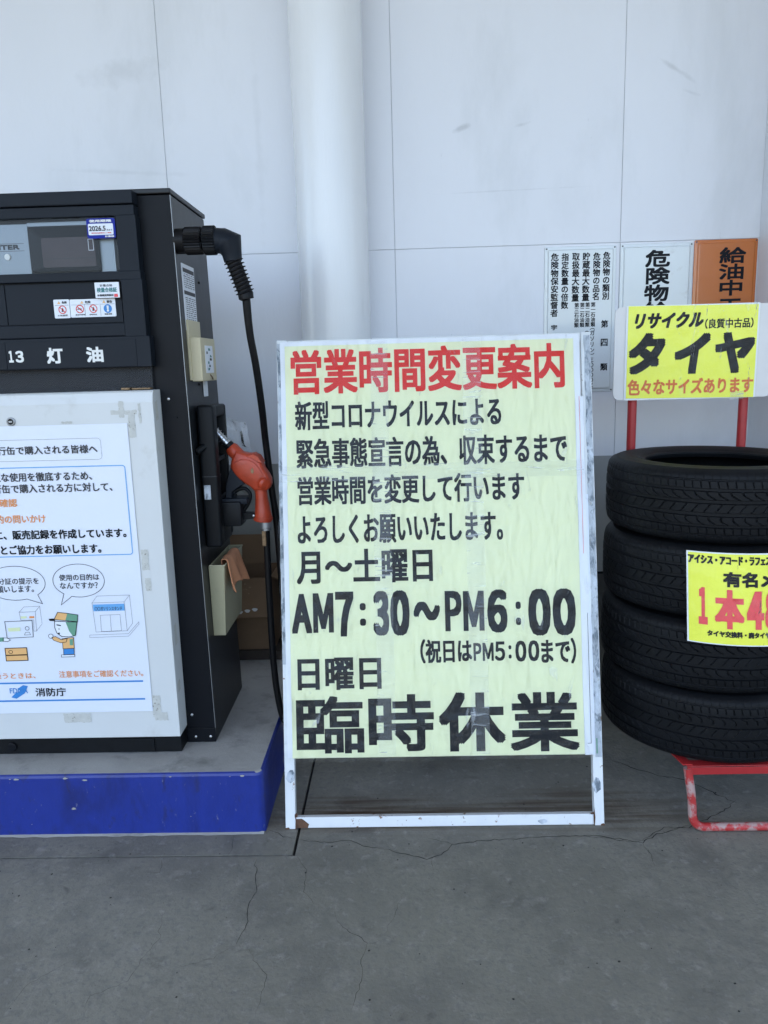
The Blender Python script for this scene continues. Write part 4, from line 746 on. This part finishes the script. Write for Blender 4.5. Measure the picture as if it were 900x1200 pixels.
# ------------------------------------------------------------------ notice plates on the wall
def wall_plate(name, label, x0, x1, z0, z1, m):
    t = thing(name, label, 'sign', ((x0+x1)/2, 3.29, z0), None)
    bm = bmesh.new(); A = []
    for ins, y in ((0, 3.2985), (.001, 3.2955), (.012, 3.2945), (.0165, 3.2890), (.020, 3.2885)):
        A.append([bm.verts.new((x, y, z)) for x, z in rounded(x0+ins, z0+ins, x1-ins, z1-ins, .006, 3)])
    for a, b in zip(A, A[1:]):
        for k in range(len(a)): j = (k+1) % len(a); bm.faces.new((a[k], a[j], b[j], b[k]))
    bm.faces.new(A[-1]); finish('plate', bm, m, t)
    for x in (x0+.008, x1-.008):
        for z in (z0+.008, z1-.008): screw(t, (x, 3.2945, z), .003, m='D')
    return t
wp = [wall_plate('hazard_plate', 'white wall plate with small black vertical columns, left of three', .600, .892, 1.246, 1.836, 'wsign'),
      wall_plate('filling_station_plate', 'white wall plate with one column of large black characters', .908, 1.202, 1.246, 1.838, 'wsign'),
      wall_plate('engine_stop_plate', 'orange wall plate with black vertical characters beside the pillar', 1.206, 1.462, 1.246, 1.845, 'osign')]
for (s_, a, b, c, d, r_, col, *k) in LAY['wall']:
    par = wp[0] if a < 900 else wp[1] if a < 1200 else wp[2]
    lettering(par, yframe(3.2885), s_, a/1000, b/1000, c/1000, d/1000, r_/1000, col, lift=.0008, vertical=True)

# ------------------------------------------------------------------ big A-frame notice board
lean = math.atan2(.318, 1.465)
mw = Matrix.Translation((-.382, 2.112, 0)) @ Matrix(((1, 0, 0, 0), (0, math.cos(lean), math.sin(lean), 0), (0, -math.sin(lean), math.cos(lean), 0), (0, 0, 0, 1)))
bd = thing('a_frame_notice_board', 'large white framed notice board with pale yellow opening hours notice', 'notice board', mw=mw)
BFm = (mw @ Vector((0, 0, 0)), mw.to_3x3() @ X_, mw.to_3x3() @ Z_, mw.to_3x3() @ FRONT)
def bpart(name, bm, m, smooth=False): return finish(name, bm, m, bd, smooth, local=True)
H_ = 1.498
bpart('side_rail', B(0, .031, -.003, .024, .0, H_, .003), 'chip'); bpart('side_rail', B(.9355, .9655, -.003, .024, 0, H_, .003), 'chip')
bpart('bottom_rail', B(.0315, .935, -.001, .022, .002, .035, .0035), 'chip'); bpart('top_rail', B(.031, .9355, .0, .024, H_-.028, H_-.001, .003), 'chip')
for (x0, x1, z0, z1) in ((.0300, .0330, .0, .045), (.9340, .9372, .0, .06), (.030, .036, .036, .050), (.925, .9355, .034, .041), (.0, .012, -.0, .006), (.955, .9655, 0, .007)):
    bm = bmesh.new(); bm.faces.new([bm.verts.new((x0+(x1-x0)*a_+random.uniform(-.0015, .0015), -.0036, z0+(z1-z0)*b_)) for a_, b_ in ((0, 0), (.5, -.02), (1, 0), (1.2, .4), (.8, 1), (.3, .85), (-.1, .6))]); bpart('rust_patch', bm, 'rust')
# a rusted-through patch of paint on the lower rail
bm = bmesh.new(); bm.faces.new([bm.verts.new(p) for p in ((.033, -.0016, .003), (.068, -.0016, .003), (.072, -.0016, .014), (.060, -.0016, .024), (.050, -.0016, .031), (.033, -.0016, .030))]); bpart('rust_patch', bm, 'rust')
for k, (u, v) in enumerate(((.78, .014), (.02, .16), (.945, .12))):
    bm = bmesh.new(); bm.faces.new([bm.verts.new((u+.016*math.cos(a)*random.uniform(.6, 1.1), -.0016-.002*(k > 0), v+.008*(1+2*(k > 0))*math.sin(a)*random.uniform(.6, 1.1))) for a in [2*math.pi*i/11 for i in range(11)]]); bpart('paint_chip', bm, 'scrap')
bpart('back_panel', B(.003, .962, .004, .020, .214, H_-.002, .001), 'board')
# weathered tape strips on both edges
def strip(name, x0, x1, z0, z1, y, m, amp=.002, ny=60, nx=2, wr=0):
    bm = bmesh.new(); g = {}
    for j in range(ny+1):
        for i in range(nx+1):
            z = z0+(z1-z0)*j/ny; x = x0+(x1-x0)*i/nx
            e = amp*noise.noise(Vector((x*7+3, z*17, y*900))) if i in (0, nx) else 0
            g[i, j] = bm.verts.new((x+e, y-wr*abs(noise.noise(Vector((x*9, z*23, 5)))), z))
    for j in range(ny):
        for i in range(nx): bm.faces.new((g[i, j], g[i+1, j], g[i+1, j+1], g[i, j+1]))
    return bpart(name, bm, m)
strip('weathered_tape', .001, .020, .50, H_-.01, -.0036, 'scrap', .004); strip('weathered_tape', .944, .963, .205, H_-.01, -.0036, 'scrap', .004)
strip('paper_sheet', .011, .930, .216, H_-.006, -.0042, 'paper', .001)
strip('paper_edge', .913, .937, .2125, 1.30, -.0052, 'paper', .0015); strip('paper_edge', .915, .9435, .2125, 1.0, -.0048, 'poster', .001)
strip('notice_sheet', .026, .9115, .215, 1.478, -.0060, 'yel', .001)
flat(bd, BFm, [(947, 216), (951, 216), (951, 262), (947, 262)], 'G', 'green_tape_bit', .0046)
for (z0, z1) in ((247, 640),): flat(bd, BFm, [(931, z0), (932.2, z0), (932.2, z1), (931, z1)], 'K', 'printed_rule', .0062)
flat(bd, BFm, [(921, 247), (932, 247), (932, 248.2), (921, 248.2)], 'K', 'printed_rule', .0064)
flat(bd, BFm, [(924.5, 820), (925.5, 820), (925.5, 1300), (924.5, 1300)], 'R3', 'red_rule', .0064)
for (s_, a, b, c, d, r_, col, *k) in LAY['board']: lettering(bd, BFm, s_, a/1000, b/1000, c/1000, d/1000, r_/1000, col, lift=.0066)
strip('clear_tape', .289, .343, .219, 1.489, -.0078, 'tape', .0015, 120, 6, .0007); strip('clear_tape', .571, .627, .219, 1.487, -.0078, 'tape', .0015, 120, 6, .0007)
strip('clear_tape', .006, .933, 1.058, 1.106, -.0086, 'tape', .002, 6, 160, .0006)
strip('clear_film', -.002, .962, .205, H_+.003, -.0100, 'film', .005, 110, 60, .0035)
# rear legs of the A-frame
rear = Matrix.Translation((-.382, 2.112+2*.318+.03, 0)) @ Matrix(((1, 0, 0, 0), (0, math.cos(lean), -math.sin(lean), 0), (0, math.sin(lean), math.cos(lean), 0), (0, 0, 0, 1)))
def rpart(name, bm, m):
    bm.transform(rear); return finish(name, bm, m, bd)
rpart('rear_leg', B(.0, .03, -.022, .0, 0, 1.478, .003), 'chip'); rpart('rear_leg', B(.9355, .9655, -.022, 0, 0, 1.478, .003), 'chip'); rpart('rear_rail', B(.031, .935, -.020, -.001, .002, .032, .003), 'chip')
rpart('hinge', B(.0, .03, -.03, .002, 1.452, 1.486, .003), 'dullsteel')

# ------------------------------------------------------------------ tyres
def tyre_mesh():
    RO, HW = .320, .1075
    prof = []
    nt_ = 84
    for k in range(nt_+1):                       # tread from upper to lower shoulder
        z = .088-.176*k/nt_; r = RO-.0065*(z/.088)**4; prof.append((r, z, 1))
    for r, z in ((.306, -.0975), (.292, -.1035), (.2905, -.1045), (.289, -.1043), (.272, -.1075), (.255, -.1078), (.238, -.1055), (.226, -.1015), (.2245, -.1030), (.222, -.1028), (.214, -.098), (.2045, -.0945), (.2025, -.090), (.207, -.078), (.218, -.076), (.245, -.088), (.275, -.088), (.298, -.072), (.308, -.04), (.310, 0)): prof.append((r, z, 0))
    low = prof[nt_+1:]
    for r, z, _ in low[-2::-1]: prof.append((r, -z, 0))
    n = len(prof); NT = 1080
    verts, faces = [], []
    G4 = ((-.052, .0042), (-.019, .0045), (.017, .0045), (.050, .0042), (.0765, .0014), (-.0765, .0014))
    def height(th, z):
        for gz, hw in G4:
            if abs(z-gz) < hw: return -.0060 if hw > .002 else -.003
        a = th/(2*math.pi)
        def sl(N, slope, wd, ph=0, curve=0):
            x = (a*N+ph+slope*z*30+curve*math.sin(z*220)) % 1.0
            return min(x, 1-x)*2*math.pi*RO/N < wd
        if z > .0545 or z < -.0565:
            if abs(z) > .0795: return -.0016 if sl(90, .1, .0016) else 0
            return -.0035 if sl(90, .25, .0013) else 0
        if .0215 < z < .0455: return -.004 if sl(66, 1.1, .0019, .2, .12) else 0
        if -.0145 < z < .0125: return -.0035 if sl(66, -.8, .0012, .5) else 0
        if -.0475 < z < -.0235: return -.004 if sl(66, .9, .0017, .1, -.15) else 0
        return 0
    for i in range(NT):
        th = 2*math.pi*i/NT; c, s_ = math.cos(th), math.sin(th)
        for (r, z, t) in prof:
            if t: r += .85*height(th, z)
            verts.append((r*c, r*s_, z))
    for i in range(NT):
        a = i*n; b = ((i+1) % NT)*n
        for k in range(n): j = (k+1) % n; faces.append((a+k, b+k, b+j, a+j))
    me = bpy.data.meshes.new('tyre'); me.from_pydata(verts, [], faces); me.materials.append(M['rubber'])
    for p in me.polygons: p.use_smooth = True
    me.set_sharp_from_angle(angle=R(38))
    return me
tme = tyre_mesh(); TZ = .2185; TB = .2085
tlabel = ['bottom tyre of the stack, resting on the red rack', 'second tyre from the bottom of the stack, under the price card', 'second tyre from the top of the stack, behind the yellow price card', 'topmost black tyre of the stack with its open ring showing']
for k, (x, y, a, tx, ty) in enumerate(((.964, 2.376, .3, .2, .3), (.957, 2.372, 1.9, -.3, .2), (.957, 2.374, 4.0, .3, -.3), (.963, 2.380, 5.1, -.2, .4))):
    t = bpy.data.objects.new('tyre', tme); C.objects.link(t); t.location = (x, y, TB+.1085+k*TZ); t.rotation_euler = (R(tx)+(math.pi if k in (0, 2) else 0), R(ty), a)
    t['label'] = tlabel[k]; t['category'] = 'tyre'; t['group'] = 'tyres stacked on the red rack'

# ------------------------------------------------------------------ red rack
rack = thing('tyre_rack', 'worn red steel tyre rack with two upright posts under the tyre stack', 'rack', (.98, 2.38, 0))
def U(y, dx=0):
    pts = [(a+dx*(1 if a < 1 else -1), b, c) for a, b, c in [(.815, y+.012, .196), (.820, y+.010, .165), (.826, y+.004, .12), (.829, y, .08), (.832, y-.002, .045), (.842, y-.003, .025), (.860, y-.003, .0155), (.885, y-.003, .0145), (1.08, y-.003, .0145), (1.105, y-.003, .0155), (1.125, y-.003, .026), (1.134, y-.002, .045), (1.137, y, .08), (1.14, y+.004, .12), (1.145, y+.012, .196)]]
    return tube(pts, .0125, 14, smooth_path=3)
finish('front_leg', U(2.078), 'red', rack, True); finish('rear_leg', U(2.69, .085), 'red', rack, True)
finish('shelf_bar', B(.812, 1.16, 2.083, 2.086, .178, .201, .001), 'redpost', rack); finish('shelf_bar', B(.812, 1.16, 2.086, 2.12, .2015, .2045, .001), 'redpost', rack)
finish('shelf_bar', B(.79, 1.20, 2.69, 2.730, .192, .2045, .001), 'redpost', rack)
for s_ in (-1, 1):
    cx = .98+s_*.165; finish('shelf_side', quad([(cx-.014, 2.09, .2045), (cx+.014, 2.09, .2045), (cx+s_*.05+.014, 2.40, .2045), (cx+s_*.05-.014, 2.40, .2045)], .004), 'redpost', rack)
    finish('shelf_side', quad([(cx+s_*.05-.014, 2.40, .2035), (cx+s_*.05+.014, 2.40, .2035), (cx+.014, 2.70, .2035), (cx-.014, 2.70, .2035)], .004), 'redpost', rack)
for x in (.803, 1.185): finish('post', tube([(x, 2.712, .192), (x, 2.712, 1.50)], .0155, 20), 'redpost', rack, True)
# sale sign on the posts
ts = thing('tyre_sale_sign', 'bright yellow used tyre sale sign on a white board above the tyres', 'sign', (1.0, 2.68, 1.24))
finish('backing_board', plate(rounded(.7265, 1.2405, 1.262, 1.550, .022, 6), 2.678, 2.683), 'board', ts)
finish('laminate_edge', plate(rounded(.7625, 1.2395, 1.206, 1.5525, .003, 2), 2.6745, 2.6765), 'paper', ts)
finish('yellow_sheet', plate([(.7690, 1.2460), (1.2005, 1.2400), (1.2005, 1.5470), (.7690, 1.5520)], 2.6730, 2.6742), 'yel2', ts)
for (s_, a, b, c, d, r_, col, *k) in LAY['tyre']:
    kk = k[0] if k else {}; lettering(ts, yframe(2.6730), s_, a/1000, b/1000, c/1000, d/1000, r_/1000, col, lift=.0006, shear=kk.get('shear', 0))
bm = bmesh.new(); g = {}
for i in range(30):
    for j in range(22):
        x = .761+.447*i/29; z = 1.238+.316*j/21; g[i, j] = bm.verts.new((x, 2.6705-.0018*abs(noise.noise(Vector((x*11, z*14, 0)))), z))
for i in range(29):
    for j in range(21): bm.faces.new((g[i, j], g[i+1, j], g[i+1, j+1], g[i, j+1]))
finish('laminate_film', bm, 'film', ts, 'full')
finish('clear_tape', plate([(1.12, 1.232), (1.165, 1.234), (1.166, 1.262), (1.121, 1.260)], 2.6690, 2.6694), 'tape', ts)

# price card bent round the stack
pc = thing('price_card', 'yellow laminated price card with large red figures leaning on the tyres', 'price card', (.99, 2.05, .6))
CX0, CX1, CZ0, CZ1 = .787, 1.235, .602, .858
def cwarp(x, z, l):
    v = (z-CZ0)/(CZ1-CZ0); rc = .345; dx = x-.975
    base = 2.392-math.sqrt(max(rc*rc-dx*dx, 0)); y = base-.036+.024*v
    xs = x-.006*v
    nrm = Vector((dx/rc, -math.sqrt(max(0, 1-(dx/rc)**2)), .19)).normalized()
    return Vector((xs, y, z-.004))+nrm*l
def csheet(x0, x1, z0, z1, l, m, name, nx=28, nz=8):
    bm = bmesh.new(); g = {}
    for i in range(nx+1):
        for j in range(nz+1): g[i, j] = bm.verts.new(cwarp(x0+(x1-x0)*i/nx, z0+(z1-z0)*j/nz, l+.0006*noise.noise(Vector((i*.35, j*.5, 0)))))
    for i in range(nx):
        for j in range(nz): bm.faces.new((g[i, j], g[i+1, j], g[i+1, j+1], g[i, j+1]))
    return finish(name, bm, m, pc, 'full')
csheet(CX0, CX1, CZ0, CZ1, 0, 'paper', 'laminate_edge'); csheet(CX0+.004, CX1-.004, CZ0+.003, CZ1-.0035, .0009, 'yel2', 'yellow_sheet')
zt = LAY['P_card']['corners'][1][1]/1000; zb = LAY['P_card']['corners'][0][1]/1000; xl_t = LAY['P_card']['corners'][1][0]/1000
for (s_, a, b, c, d, r_, col, *k) in LAY['card']:
    x0, z0, x1, z1 = [v/1000 for v in (a, b, c, d)]
    x0 = x0*.982+.0165; x1 = x1*.982+.0165; z0 = 1.38+(z0-1.38)*.990; z1 = 1.38+(z1-1.38)*.990; x1 = min(x1, CX1-.008)
    if x0 > CX1-.03: continue
    lettering(pc, yframe(2.0), s_, x0, z0, x1, z1, r_/1000, col, lift=.0024, warp=cwarp)
csheet(CX0, CX1, CZ0, CZ1, .0032, 'film', 'laminate_film')
